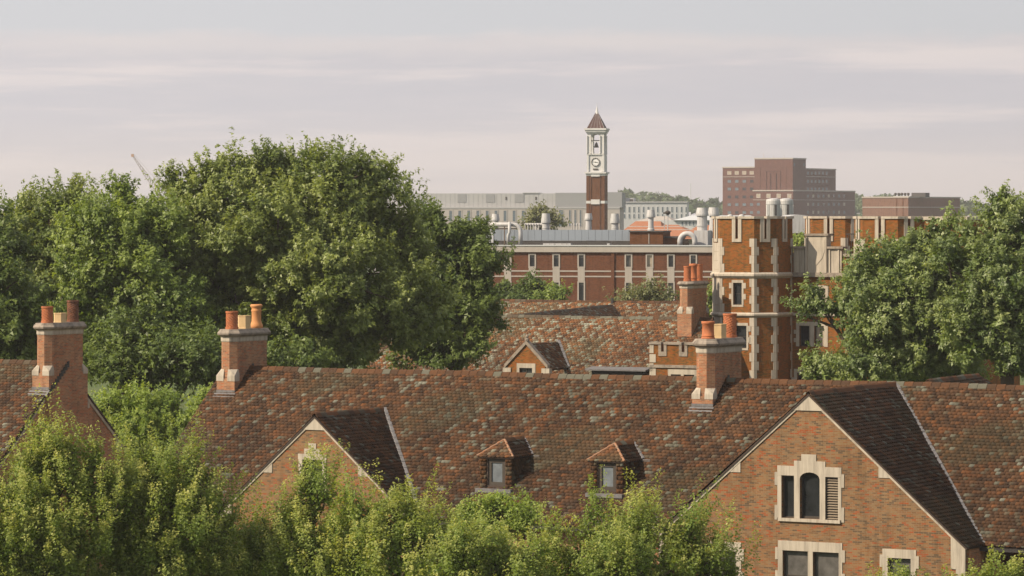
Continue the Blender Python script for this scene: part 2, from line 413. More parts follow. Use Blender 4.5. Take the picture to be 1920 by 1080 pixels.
def tile_field(O, a, d, polys, excl=(), seed=1, light=1.0, nrm=None, prob=(.14, .27, .26, .16, .06, .08, .025, .005), wavy=True):
    """returns verts (T,6,3), colours (T,3) of overlapping flat tiles laid in courses on a roof plane"""
    rg = np.random.default_rng(seed); a = np.array(a, float); d = np.array(d, float); O = np.array(O, float)
    n = np.cross(a, d); n = n / np.linalg.norm(n)
    if n[2] < 0: n = -n
    if nrm is not None: n = np.array(nrm, float)
    V = []; K = []
    for poly in polys:
        dmin = min(p[1] for p in poly); dmax = max(p[1] for p in poly)
        nr = int(math.ceil((dmax - dmin) / TE - 1e-6))
        for r in range(nr):
            d0 = dmin + r * TE; d1 = min(d0 + TE, dmax)
            i0 = interval(poly, d0 + 1e-6); i1 = interval(poly, d1 - 1e-6)
            if not i0 or not i1: continue
            lo, hi = min(i0[0], i1[0]), max(i0[1], i1[1])
            x0 = math.floor(lo / TW) * TW - TW * (.5 if r % 2 else 0) - TW * .1
            xs = np.arange(x0, hi, TW) + rg.uniform(-.018, .018)
            L_ = xs + .0015; R_ = xs + TW - .0015 + rg.normal(0, .001, len(xs))
            ul = np.clip(L_, *i0); ur = np.clip(R_, *i0); ll = np.clip(L_, *i1); lr = np.clip(R_, *i1)
            ok = (np.maximum(ur - ul, lr - ll) > .03)
            mid = (L_ + R_) / 2
            for e in excl: ok &= ~inside(e, mid, (d0 + d1) / 2)
            if not ok.any(): continue
            ul, ur, ll, lr, mid = ul[ok], ur[ok], ll[ok], lr[ok], mid[ok]; T = len(ul)
            ht = .074 + rg.normal(0, .004, T); sag = rg.normal(0, .003, T); hl = ht + rg.normal(0, .003, T); hr = ht + rg.normal(0, .003, T)
            wv = lambda aa, dd: .03 + .022 * np.sin(aa * .55 + dd * .3 + seed) + .013 * np.sin(aa * 1.3 - dd * .7)
            def P(aa, dd, nn): nn = nn + (wv(aa, dd) if wavy else 0.0); return O + np.outer(aa, a) + np.outer(np.broadcast_to(dd, aa.shape), d) + np.outer(np.broadcast_to(nn, aa.shape), n)
            top = d0 - .05 if r else d0
            vs = np.stack([P(ul, top, .010), P(ur, top, .010), P(lr, d1 + sag, hr), P(ll, d1 + sag, hl), P(ll, d1 + sag, .004), P(lr, d1 + sag, .004)], 1)
            V.append(vs)
            cl = .5 + .5 * np.sin(mid * .83 + d0 * .6 + 1.3 * np.sin(d0 * .9 + mid * .31)) * np.sin(mid * .37 - d0 * .45 + seed)
            pick = rg.random(T)
            idx = np.searchsorted(np.cumsum(prob), pick).clip(0, len(PAL) - 1)
            patina = (rg.random(T) < .15 * cl ** 2); idx = np.where(patina, rg.integers(5, 8, T), idx)
            wash = 1 + .16 * np.sin(mid * 1.9 + seed + .8 * np.sin(mid * .7)) * np.clip(d0 / 3, 0, 1) + .10 * np.sin(d0 * 1.1 + mid * .23)
            wash = wash * (1.12 - .22 * np.clip(d0 / 6, 0, 1)); moss = np.clip((np.sin(mid * .47 + seed * 2.1) * np.sin(d0 * .8 + mid * .21 + seed) - .45) * 2.2, 0, .30)
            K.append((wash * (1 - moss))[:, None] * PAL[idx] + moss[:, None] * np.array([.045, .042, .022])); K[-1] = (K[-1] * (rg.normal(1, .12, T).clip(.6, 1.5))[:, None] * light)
    return np.concatenate(V), np.concatenate(K)
def tile_mesh(name, V, K):
    T = len(V); me = bpy.data.meshes.new(name)
    v = V.reshape(-1, 3); base = (np.arange(T) * 6)[:, None]
    quads = np.concatenate([base + np.array([[0, 3, 2, 1]]), base + np.array([[3, 4, 5, 2]])], 0)
    tris = np.concatenate([base + np.array([[0, 4, 3]]), base + np.array([[1, 2, 5]])], 0)
    nl = quads.size + tris.size
    me.vertices.add(len(v)); me.vertices.foreach_set('co', v.ravel().astype(np.float32))
    me.loops.add(nl); me.loops.foreach_set('vertex_index', np.concatenate([quads.ravel(), tris.ravel()]).astype(np.int32))
    np_ = len(quads) + len(tris); me.polygons.add(np_)
    starts = np.concatenate([np.arange(len(quads)) * 4, quads.size + np.arange(len(tris)) * 3]).astype(np.int32)
    me.polygons.foreach_set('loop_start', starts)
    me.update(calc_edges=True)
    at_ = me.attributes.new('tile_colour', 'FLOAT_COLOR', 'POINT')
    k = np.repeat(np.concatenate([K, np.ones((T, 1))], 1), 6, 0).astype(np.float32)
    at_.data.foreach_set('color', k.ravel())
    me.materials.append(M['tile']); return me
def lay_tiles(parent, O, a, d, polys, excl=(), seed=1, light=1.0, single=None, nrm=None, prob=None):
    """joined tiles as one part; where single(mid point) is true, up to 300 tiles become objects of their own"""
    V, K = tile_field(O, a, d, polys, excl, seed, light, nrm, *([prob] if prob else []), **({'wavy': False} if nrm is not None else {}))
    if single is not None:
        c = V.mean(1); keep = np.array([single(p) for p in c]); idx = np.nonzero(keep)[0]
        idx = idx[np.argsort(c[idx][:, 1])][:300]
        for i in idx:
            o_ = V[i].mean(0); me = tile_mesh('tile', (V[i] - o_)[None], K[i][None]); t = link('tile', me, None, parent); t.location = o_
        m = np.ones(len(V), bool); m[idx] = False; V, K = V[m], K[m]
    o = link('tiles', tile_mesh('tiles', V, K), None, parent); o['kind'] = 'stuff'
    return o
def ridge_tiles(parent, p0, p1, step=.42, drop=.16, seed=3):
    """bent ridge tiles laid one by one from p0 to p1"""
    p0, p1 = Vector(p0), Vector(p1); t = (p1 - p0); Ln = t.length; t.normalize()
    s = t.cross(Vector((0, 0, 1))).normalized(); rg = random.Random(seed)
    vars_ = []
    for k in range(6):
        m = MB(); w = .17; th = .03
        prof = [(-w, -drop), (-w * .45, -.03), (0, .03), (w * .45, -.03), (w, -drop)]
        outer = [s * x + Vector((0, 0, z + th)) for x, z in prof]; inner = [s * x + Vector((0, 0, z)) for x, z in reversed(prof)]
        ring = outer + inner
        m.loft([[tuple(q + t * 0.0) for q in ring], [tuple(q * 1.0 + t * (step - .012) + Vector((0, 0, .018))) for q in ring]])
        me = m.mesh('ridge_tile'); at_ = me.attributes.new('tile_colour', 'FLOAT_COLOR', 'POINT')
        col = PAL[rg.choice([2, 3, 3, 4, 5, 6, 1])] * rg.uniform(.9, 1.3)
        at_.data.foreach_set('color', np.tile(np.append(col, 1).astype(np.float32), len(me.vertices)))
        me.materials.append(M['tile']); vars_.append(me)
    n = max(1, int(Ln / step))
    for i in range(n):
        o = link('ridge_tile', rg.choice(vars_), None, parent); o.location = p0 + t * (i * Ln / n) + Vector((0, 0, .03 + .018 * math.sin(i * .23 + seed) + rg.uniform(-.008, .008)))

# ------------------------------------------------------------------ building pieces
def chamfer_rect(x0, x1, y0, y1, c, off=0.0):
    x0 -= off; x1 += off; y0 -= off; y1 += off; c = c + off * .586
    return [(x0 + c, y0), (x1 - c, y0), (x1, y0 + c), (x1, y1 - c), (x1 - c, y1), (x0 + c, y1), (x0, y1 - c), (x0, y0 + c)]
def round_pot(m, x, y, z, h, r):
    m.lathe(x, y, [(r * .98, z - .03), (r * .98, z + .05), (r * .88, z + .08), (r * .86, z + h * .12), (r * .93, z + h * .14), (r * .93, z + h * .18), (r * .86, z + h * .2), (r * .84, z + h * .82), (r * .95, z + h * .86), (r * .97, z + h), (r * .76, z + h), (r * .72, z + h * .5)], 20)
def spiral_pot(m, x, y, z, h, r, lobes=9, turns=.45):
    n = lobes * 4; rings = [[(x + r * math.cos(2 * math.pi * i / n), y + r * math.sin(2 * math.pi * i / n), z + q) for i in range(n)] for q in (-.03, .10)]
    for k in range(13):
        q = .11 + (h - .20) * k / 12; a0 = 2 * math.pi * turns * k / 12
        rings.append([(x + r * (.88 + .055 * math.cos(lobes * (2 * math.pi * i / n + a0))) * math.cos(2 * math.pi * i / n),
                       y + r * (.88 + .055 * math.cos(lobes * (2 * math.pi * i / n + a0))) * math.sin(2 * math.pi * i / n), z + q) for i in range(n)])
    for rr, q in ((.97, h - .08), (.97, h), (.76, h), (.74, h * .5)):
        rings.append([(x + r * rr * math.cos(2 * math.pi * i / n), y + r * rr * math.sin(2 * math.pi * i / n), z + q) for i in range(n)])
    m.loft(rings)
def hex_pot(m, x, y, z, h, r):
    rings = []
    for rr, q in ((1.0, -.03), (1.0, .05), (.95, .06), (.95, h - .06), (1.0, h - .05), (1.0, h), (.78, h), (.76, h * .5)):
        rings.append([(x + r * rr * math.cos(math.pi / 3 * i + .25), y + r * rr * math.sin(math.pi / 3 * i + .25), z + q) for i in range(6)])
    m.loft(rings)
def bulb_pot(m, x, y, z, h, r):
    m.lathe(x, y, [(r * 1.15, z - .03), (r * 1.15, z + h * .12), (r * .95, z + h * .2), (r * .84, z + h * .32), (r * .84, z + h * .68), (r * .92, z + h * .72), (r * .92, z + h * .76), (r * .80, z + h * .80), (r * .9, z + h * .86), (r * 1.08, z + h * .91), (r * 1.08, z + h * .96), (r * .95, z + h), (r * .7, z + h), (r * .68, z + h * .5)], 20)
POTS = {'round': round_pot, 'spiral': spiral_pot, 'hex': hex_pot, 'bulb': bulb_pot}
def chimney(parent, xr, yf, W, Ln, zbase, zst0, zst1, zcap0, zcap1, pots, ztopbase=None, flash=None, label=None, stone='stone'):
    """long stack with cut corners; pots = (kind, material, height, radius) from the front backwards"""
    x0, x1, y0, y1 = xr - W, xr, yf, yf + Ln; c = .27; ins = .05
    m = MB(); m.box(x0, x1, y0, y1, zbase, zst0 + .12)
    m.prism(chamfer_rect(x0 + ins, x1 - ins, y0 + ins, y1 - ins, c), zst0 + .11, zcap0 + .02)
    ch = m.build('chimney', 'brick', parent)
    if label: ch['label'] = label
    for sx, sy in ((0, 0), (1, 0), (0, 1), (1, 1)):
        X = x1 if sx else x0; Y = y1 if sy else y0; dx = -1 if sx else 1; dy = -1 if sy else 1; k = c + .12; e = .018
        ax, ay = X - dx * e, Y - dy * e
        pts = [(ax, ay, zst0), (ax + dx * (k + e), ay, zst0), (ax, ay + dy * (k + e), zst0), (ax + dx * (k + e), ay + dy * (k + e), zst0)]
        hm = zst0 + (zst1 - zst0) * .45
        pts += [(ax, ay, hm), (ax + dx * (k + e), ay, hm), (ax, ay + dy * (k + e), hm)]
        pts += [(X + dx * (c + ins), Y + dy * (ins - .012), zst1), (X + dx * (ins - .012), Y + dy * (c + ins), zst1), (ax + dx * (k + e), Y + dy * (ins - .012), zst1), (X + dx * (ins - .012), ay + dy * (k + e), zst1), (ax + dx * (k + e), ay + dy * (k + e), zst1)]
        MB().hull(pts).build('corner_stone', stone, ch)
    cp = MB(); cr = lambda off, z: [(x, y, z) for x, y in chamfer_rect(x0 + ins, x1 - ins, y0 + ins, y1 - ins, c, off)]
    h = zcap1 - zcap0
    cp.loft([cr(.012, zcap0), cr(.03, zcap0 + h * .08), cr(.03, zcap0 + h * .33), cr(.06, zcap0 + h * .42)])
    cp.build('neck_band', 'stone', ch)
    cp = MB(); cp.loft([cr(.07, zcap0 + h * .42), cr(.17, zcap0 + h * .55), cr(.19, zcap0 + h * .68), cr(.14, zcap0 + h * .82), cr(.10, zcap0 + h * .88), cr(.07, zcap1)])
    cp.build('cap', 'stone_dark', ch)
    n = len(pots)
    for i, (kind, mt, ph, pr) in enumerate(pots):
        m = MB(); py_ = y0 + Ln * (.17 + .66 * i / (n - 1)); POTS[kind](m, (x0 + x1) / 2, py_, zcap1, ph, pr)
        o = m.build('chimney_pot', mt, ch, kind in ('round', 'bulb'))
        MB().lathe((x0 + x1) / 2, py_, [(pr * .8, zcap1 + .02), (pr * .72, zcap1 + ph * .9)], 12).build('pot_throat', 'roofing', ch)
    if flash:
        zf, m_ = flash
        f = MB(); f.add([(x0 - .12, y0 - .30, zf - .30 * m_ + .09), (x1 + .06, y0 - .30, zf - .30 * m_ + .09), (x1 + .06, y0 - .012, zf + .10), (x0 - .12, y0 - .012, zf + .10)], [(0, 1, 2, 3)])
        f.box(x0 - .02, x1 + .02, y0 - .025, y0 - .004, zf + .0, zf + .24)
        f.build('flashing', 'lead', ch)
        st = MB(); k = 0
        yy = y0
        while zf + (yy - y0) * m_ < zf + 1.3 and k < 12:      # stepped flashing up the side
            st.box(x1 + .002, x1 + .02, yy, yy + .17, zf + (yy - y0) * m_ - .1, zf + (yy - y0) * m_ + .20); yy += .16; k += 1
        st.build('step_flashing', 'gutter', ch)
    return ch

def pane_window(parent, x0, x1, y, z0, z1, depth=.16, glass='glass', fw=.055, bars=(), vbars=(), arch=0.0, name='window'):
    """sash set back in an opening: frame with real pane; returns the window part"""
    m = MB(); yb = y + depth
    m.box(x0, x0 + fw, yb - .05, yb + .03, z0, z1).box(x1 - fw, x1, yb - .05, yb + .03, z0, z1)
    m.box(x0 + fw, x1 - fw, yb - .05, yb + .03, z0, z0 + fw).box(x0 + fw, x1 - fw, yb - .05, yb + .03, z1 - fw, z1)
    for b in bars: m.box(x0 + fw, x1 - fw, yb - .04, yb + .02, z0 + (z1 - z0) * b - .02, z0 + (z1 - z0) * b + .02)
    for b in vbars: m.box(x0 + (x1 - x0) * b - .02, x0 + (x1 - x0) * b + .02, yb - .042, yb + .02, z0 + fw, z1 - fw)
    w = m.build(name, 'frame', parent)
    box('pane', glass, w, x0 + fw * .5, x1 - fw * .5, yb, yb + .012, z0 + fw * .5, z1 - fw * .5)
    return w
def stone_blocks(parent, rects, y, proud=.03, thick=.22, mat='stone', name='stone_block'):
    for (x0, x1, z0, z1) in rects:
        box(name, mat, parent, x0 + .002, x1 - .002, y - proud, y - proud + thick, z0 + .002, z1 - .002)

# ------------------------------------------------------------------ the tiled brick halls in front
H = Frame(0, 158.7, 30, X=16.3)
RZ, SL = 14.7, .86                    # ridge height, roof slope
NL = math.hypot(1, SL); CO = 1 / NL   # slope length per metre, metres per slope length
SE = 7.0                              # eave distance from the ridge
EZ = RZ - SL * SE
DF = (0, -1 / NL, -SL / NL)
def deck_quad(name, parent, pts, mat='deck'):
    m = MB(); p = [Vector(q) for q in pts]; n = (p[1] - p[0]).cross(p[2] - p[0]).normalized()
    if n.z < 0: n = -n
    k = len(p); m.add([tuple(q - n * .012) for q in p] + [tuple(q - n * .075) for q in p],
                      [tuple(range(k)), tuple(range(2 * k - 1, k - 1, -1))] + [(i, k + i, k + (i + 1) % k, (i + 1) % k) for i in range(k)])
    return m.build(name, mat, parent)
def valley(parent, p0, p1, width=.26, lift=.09):
    p0, p1 = Vector(p0), Vector(p1); t = (p1 - p0).normalized(); s = t.cross(Vector((0, 0, 1))).normalized(); up = s.cross(t).normalized()
    if up.z < 0: up = -up
    m = MB(); n = int((p1 - p0).length / .45)
    for i in range(n):                # overlapping lengths of lead
        a = p0 + t * ((p1 - p0).length * i / n); b = p0 + t * ((p1 - p0).length * (i + 1) / n + .03); h0 = lift; h1 = lift + .02
        ring = lambda q, h: [tuple(q + s * x + up * (h + z)) for x, z in ((-width / 2, -.05), (-width / 4, .035), (width / 4, .035), (width / 2, -.05), (width / 2, -.09), (-width / 2, -.09))]
        m.loft([ring(a, h0), ring(b, h1)])
    m.build('valley_flashing', 'lead', parent)
def yprism(m, poly, x0, x1):          # polygon in (y, z)
    n = len(poly)
    m.add([(x0, y, z) for y, z in poly] + [(x1, y, z) for y, z in poly],
          [tuple(range(n - 1, -1, -1)), tuple(range(n, 2 * n))] + [(i, (i + 1) % n, n + (i + 1) % n, n + i) for i in range(n)]); return m
def main_roof(parent, xa, xb, excl=(), seed=1, single=None):
    rf = deck_quad('roof', parent, [(xa, 0, RZ), (xa, -SE, EZ), (xb, -SE, EZ), (xb, 0, RZ)])
    lay_tiles(rf, (0, 0, RZ), (1, 0, 0), DF, [[(xa, .06), (xb, .06), (xb, SE * NL), (xa, SE * NL)]], excl, seed, 1.0, single)
    deck_quad('rear_slope', rf, [(xa, 0, RZ), (xb, 0, RZ), (xb, SE, EZ), (xa, SE, EZ)])
    lay_tiles(rf, (0, 0, RZ), (1, 0, 0), (0, 1 / NL, -SL / NL), [[(xa, .06), (xb, .06), (xb, 1.4), (xa, 1.4)]], (), seed + 50)
    ridge_tiles(rf, (xa, 0, RZ + .05), (xb, 0, RZ + .05), seed=seed)
    box('gutter', 'gutter', rf, xa, xb, -SE - .13, -SE + .02, EZ - .16, EZ - .03)
    return rf
def gable_roof(parent, xc, yf, zr, yback, seed, hw):
    """cross roof whose ridge runs back from (xc, yf) to meet the main slope at yback"""
    rf = deck_quad('gable_roof', parent, [(xc, yf, zr), (xc + hw, yf, zr - SL * hw), (xc + hw, yback - hw, zr - SL * hw), (xc, yback, zr)])
    La = yback - yf; D = hw * NL
    lay_tiles(rf, (xc, yf, zr), (0, 1, 0), (1 / NL, 0, -SL / NL), [[(0, .05), (La, .05), (La - hw, D), (0, D)]], (), seed)
    deck_quad('far_slope', rf, [(xc, yf, zr), (xc, yback, zr), (xc - hw, yback - hw, zr - SL * hw), (xc - hw, yf, zr - SL * hw)])
    lay_tiles(rf, (xc, yf, zr), (0, 1, 0), (-1 / NL, 0, -SL / NL), [[(0, .05), (La, .05), (La - hw, D), (0, D)]], (), seed + 1)
    ridge_tiles(rf, (xc, yf, zr + .05), (xc, yback, zr + .05), seed=seed)
    valley(rf, (xc + .02, yback + .02, zr + .02), (xc + hw, yback - hw, zr - SL * hw))
    valley(rf, (xc - .02, yback + .02, zr + .02), (xc - hw, yback - hw, zr - SL * hw))
    return rf
def rake_trim(parent, xc, yw, za, hw, apex=.62, kneel=.75):
    """stone band under the verge, apex stone and kneelers of a gable wall"""
    w = .11; y0, y1 = yw - .045, yw + .1
    for s in (-1, 1):
        pts = [(xc, za), (xc + s * hw, za - SL * hw), (xc + s * hw, za - SL * hw - w * 1.3), (xc, za - w * 1.3)]
        if s > 0: pts = pts[::-1]
        MB().xprism(pts, y0, y1).build('rake_stone', 'stone', parent)
        for f in (.46,):              # toothing stones part way down the rake
            xx = xc + s * hw * f; zz = za - SL * hw * f
            q = [(xx, zz - .1), (xx - s * .42, zz - .1 - .0), (xx - s * .42, zz - .52), (xx + s * .48, zz - .52)]
            q = [(xx - s * .06, zz - .06), (xx - s * .06, zz - .52), (xx + s * .46, zz - .52)]
            if s < 0: q = q[::-1]
            MB().xprism(q, y0 + .012, y1).build('stone_block', 'stone', parent)
        xe = xc + s * hw; ze = za - SL * hw
        k = [(xe, ze), (xe, ze - 1.6), (xe - s * .40, ze - 1.6), (xe - s * .40, ze - .85), (xe - s * .62, ze - .85), (xe - s * .62, ze + .62 * SL - .02)]
        if s > 0: k = k[::-1]
        MB().xprism(k, y0 - .006, y1).build('kneeler', 'stone', parent)
    h = apex
    MB().xprism([(xc, za - .01), (xc - h / SL, za - h), (xc + h / SL, za - h)], y0 - .01, y1).build('apex_stone', 'stone', parent)

def build_main_hall():
    hall = H.thing('brick_hall', 'long red brick hall with mottled clay tile roof, two chimneys and two front gables', 'hall')
    xa, xb = -34.45, 16.0
    Dz = lambda s: s * NL
    g2x, g2z, g2y = -24.44, 13.09, -1.87
    hw2 = (g2z - EZ) / SL
    excl = [[(0, .5), (-6.4, Dz(6.9)), (6.4, Dz(6.9)), (6.4, Dz(6.95)), (-6.4, Dz(6.95))],
            [(g2x, Dz(2.3)), (g2x - hw2 + .45, Dz(6.95)), (g2x + hw2 - .45, Dz(6.95))]]
    main_roof(hall, xa, xb, excl, 1, lambda p: 1.6 < p[0] < 6.0 and -p[1] < 6.8 and p[0] > -p[1] + .4)
    gable_roof(hall, 0, -8.60, RZ, 0, 11, 6.95)
    gable_roof(hall, g2x, -7.68, g2z, g2y, 21, hw2)
    # walls
    yw = -8.52; za = RZ - .075; hwall = 6.85
    X = lambda px: H.x(px, yw)
    Z = lambda py, px=1517: H.z(py, H.x(px, yw), yw)
    def rect(p0, p1, q0, q1):         # picture box -> opening in the gable wall
        return X(p0), X(p1), Z(q1, (p0 + p1) / 2), Z(q0, (p0 + p1) / 2)
    def ring(r): x0, x1, z0, z1 = r; return [(x0, z0), (x1, z0), (x1, z1), (x0, z1)]
    ztop_s, zbot = Z(893, 1517), Z(973, 1517)
    L1 = (X(1465.6), X(1489.3), zbot, ztop_s); L3 = (X(1547.8), X(1571.8), zbot, ztop_s)
    c0, c1 = X(1500), X(1537.3); zsp = Z(898, 1517); zcr = Z(885.5, 1517)
    arch = [(c0, zbot), (c1, zbot)] + [(c1 + (c0 - c1) * (.5 - .5 * math.cos(math.pi * k / 8)), zsp + (zcr - zsp) * math.sin(math.pi * k / 8)) for k in range(9)]
    ztl = Z(1034, 1517); P1 = (X(1467.8), X(1515), ztl - 1.75, ztl); P2 = (X(1524.5), X(1573), ztl - 1.75, ztl)
    z3 = Z(1047, 1690); Pr = (X(1665), X(1708), z3 - 1.75, z3)
    z4 = Z(1033, 1360); Pl = (X(1338), X(1380), z4 - 1.75, z4)
    holes = [ring(L1), arch, ring(L3), ring(P1), ring(P2), ring(Pr), ring(Pl)]
    w = MB().wall([(-hwall, 0), (hwall, 0), (hwall, za - SL * hwall), (0, za), (-hwall, za - SL * hwall)], holes, yw, .35)
    gw = w.build('gable_wall', 'brick_pink', hall)
    rake_trim(gw, 0, yw, za, hwall)
    # three-light window with arched centre
    zt_l, zt_sh, zt_c = Z(874.5, 1517), Z(864.5, 1517), Z(852, 1517)
    xl, xr = X(1457.8), X(1578)
    stone_blocks(gw, [(xl, X(1489.3), ztop_s, zt_l), (X(1547.8), xr, ztop_s, zt_l), (xl, L1[0], zbot, ztop_s), (L3[1], xr, zbot, ztop_s),
                      (L1[1], c0, zbot, zsp), (c1, L3[0], zbot, zsp)], yw)
    for za_, zb_ in ((Z(912, 1517), Z(887, 1517)), (Z(977, 1517), Z(949, 1517))):
        stone_blocks(gw, [(xl - .12, xl, za_, zb_), (xr, xr + .12, za_, zb_)], yw, .028)
    head = [(L1[1], zsp), (c0, zsp)] + [(c0 + (c1 - c0) * (.5 - .5 * math.cos(math.pi * k / 8)), zsp + (zcr - zsp) * math.sin(math.pi * k / 8)) for k in range(1, 8)] + \
           [(c1, zsp), (L3[0], zsp), (L3[0], zt_sh), (X(1530.7), zt_sh), (X(1530.7), zt_c), (X(1503), zt_c), (X(1503), zt_sh), (L1[1], zt_sh)]
    hm = MB().wall(head, [], yw - .032, .22); hm.build('window_head', 'stone', gw)
    box('window_sill', 'stone', gw, xl + .05, xr - .04, yw - .09, yw + .2, zbot - .13, zbot - .001)
    pane_window(hall, *L1[:2], yw, *L1[2:], depth=.2)
    aw = MB(); aw.box(c0, c0 + .06, yw + .15, yw + .22, zbot, zsp).box(c1 - .06, c1, yw + .15, yw + .22, zbot, zsp).box(c0, c1, yw + .15, yw + .22, zbot, zbot + .1)
    for k in range(8):
        A = lambda t, q: (c0 + q + (c1 - c0 - 2 * q) * (.5 - .5 * math.cos(math.pi * t / 8)), zsp + (zcr - zsp - q) * math.sin(math.pi * t / 8))
        o0, o1, i0, i1 = A(k, 0), A(k + 1, 0), A(k, .06), A(k + 1, .06)
        aw.xprism([i0, i1, o1, o0][::-1], yw + .15, yw + .22)
    awo = aw.build('window', 'frame', hall)
    MB().xprism(arch, yw + .19, yw + .2).build('pane', 'glass', awo)
    lv = MB().box(L3[0], L3[0] + .04, yw + .04, yw + .2, L3[2], L3[3]).box(L3[1] - .04, L3[1], yw + .04, yw + .2, L3[2], L3[3]).build('louvre_vent', 'frame', hall)
    n = 16
    slat = MB().add([(0, 0, 0), (1, 0, 0), (1, .12, .07), (0, .12, .07), (0, 0, .018), (1, 0, .018), (1, .12, .088), (0, .12, .088)],
                    [(0, 3, 2, 1), (4, 5, 6, 7), (0, 1, 5, 4), (1, 2, 6, 5), (2, 3, 7, 6), (3, 0, 4, 7)]).mesh('slat')
    for i in range(n):
        o = link('slat', slat, 'louvre', lv); o.scale = (L3[1] - L3[0] - .08, 1, 1); o.location = (L3[0] + .04, yw + .05, L3[2] + .03 + i * (L3[3] - L3[2] - .06) / n)
    box('louvre_back', 'roofing', lv, L3[0] + .002, L3[1] - .002, yw + .22, yw + .24, L3[2] + .002, L3[3] - .002)
    # windows of the floor below
    for grp, outer, lint in (((P1, P2), (X(1459), X(1579.6)), .4), ((Pr,), (X(1655), X(1718)), .36), ((Pl,), (X(1328), X(1390)), .38)):
        x0, x1 = outer; zt = grp[0][3]; zb = grp[0][2]
        r = [(x0, x1, zt, zt + lint), (x0, grp[0][0], zb, zt), (grp[-1][1], x1, zb, zt)]
        if len(grp) == 2: r.append((grp[0][1], grp[1][0], zb, zt))
        for q in (0.0, .95): r += [(x0 - .12, x0, zt - q - .38, zt - q + .12), (x1, x1 + .12, zt - q - .38, zt - q + .12)]
        stone_blocks(gw, r, yw)
        box('window_sill', 'stone', gw, x0 - .04, x1 + .04, yw - .09, yw + .2, zb - .13, zb - .002)
        for g in grp: pane_window(hall, g[0], g[1], yw, g[2], g[3], depth=.17, glass='glass_blind', bars=(.42,))
    # second gable with its stepped window head behind the young trees
    y2 = -7.6; hw = hw2 - .1; za2 = g2z - .075
    xm = H.x(586, y2); zt = H.z(862, xm, y2)
    o1 = (xm - .52, xm + .52, zt - 1.5, zt)
    g2 = MB().wall([(g2x - hw, 0), (g2x + hw, 0), (g2x + hw, za2 - SL * hw), (g2x, za2), (g2x - hw, za2 - SL * hw)], [ring(o1)], y2, .35).build('gable_wall', 'brick_pink', hall)
    rake_trim(g2, g2x, y2, za2, hw, apex=.55)
    stone_blocks(g2, [(xm - .75, xm + .75, zt, zt + .25), (xm - .42, xm + .42, zt + .25, zt + .48), (xm - .2, xm + .2, zt + .48, zt + .72), (xm - .72, xm - .52, zt - 1.5, zt), (xm + .52, xm + .72, zt - 1.5, zt)], y2)
    pane_window(hall, o1[0], o1[1], y2, o1[2], o1[3], vbars=(.5,))
    # eave walls and ends
    yf = -SE + .45
    xw = H.x(1833, yf); xw2 = H.x(1872, yf); zw = H.z(1052, xw, yf)
    ew = MB().wall([(hwall - .3, 0), (xb - .1, 0), (xb - .1, EZ + .2), (hwall - .3, EZ + .2)], [ring((xw, xw2, zw - 1.7, zw)), ring((xw + 2.4, xw2 + 2.4, zw - 1.7, zw))], yf, .35).build('eave_wall', 'brick', hall)
    for q in (0, 2.4):
        pane_window(hall, xw + q, xw2 + q, yf, zw - 1.7, zw, bars=(.5,))
        stone_blocks(ew, [(xw + q - .1, xw2 + q + .1, zw - 1.85, zw - 1.7)], yf)
    for x0, x1 in ((xa + .12, g2x - hw), (g2x + hw, -hwall)): box('eave_wall', 'brick', hall, x0, x1, yf, yf + .35, 0, EZ + .2)
    for s in (-1, 1):
        m = MB(); m.box(s * hwall - (.35 if s > 0 else 0), s * hwall + (0 if s > 0 else .35), yw + .352, yf - .002, 0, za - SL * hwall); m.build('return_wall', 'brick', hall)
    m = MB(); yprism(m, [(-SE + .45, 0), (SE - .45, 0), (SE - .45, EZ + .3), (0, RZ - .16), (-SE + .45, EZ + .3)], xa + .12, xa + .5); m.build('end_wall', 'brick', hall)
    box('rear_wall', 'brick', hall, xa + .5, xb, SE - .8, SE - .45, 0, EZ + .25)
    dp = MB().tube([H_l for H_l in ((hwall + .25, yf - .12, EZ - .1), (hwall + .25, yf - .12, 1.0))], .06, 8); dp.build('downpipe', 'gutter', hall)
    # chimneys
    pots = [('spiral', 'terracotta', .84, .31), ('hex', 'buff_pot', .62, .34), ('bulb', 'orange_pot', 1.12, .27)]
    yb = -1.38
    chimney(hall, -32.96, yb, 1.0, 3.1, 11.0, 14.17, 14.72, 16.0, 16.58, pots, flash=(RZ + SL * yb, SL), label='brick chimney stack over the left end of the roof')
    pots = [('round', 'terracotta', .76, .31), ('hex', 'buff_pot', .62, .34), ('spiral', 'terracotta', 1.05, .32)]
    chimney(hall, -8.0, yb, 1.0, 3.2, 11.0, 13.95, 14.42, 15.93, 16.55, pots, flash=(RZ + SL * yb, SL), label='brick chimney stack beside the large gable')
    # dormers
    for xr, seed in ((-15.67, 31), (-10.2, 41)): dormer(hall, xr, seed)
    # rear wing whose ridge just shows over the main ridge
    rw = deck_quad('rear_wing_roof', hall, [(1.05, 0, RZ + .12), (1.05, 6.5, RZ + .12), (1.05 + 4, 6.5 + 4, RZ + .12 - 4 * SL), (1.05 + 4, .2, RZ + .12 - 4 * SL)])
    lay_tiles(rw, (1.05, 0, RZ + .12), (0, 1, 0), (1 / NL, 0, -SL / NL), [[(.2, 0), (6.5, 0), (7.6, 1.6), (.2, 1.6)]], (), 61)
    ridge_tiles(rw, (1.05, 1.0, RZ + .17), (1.05, 6.5, RZ + .17), seed=62)
    return hall

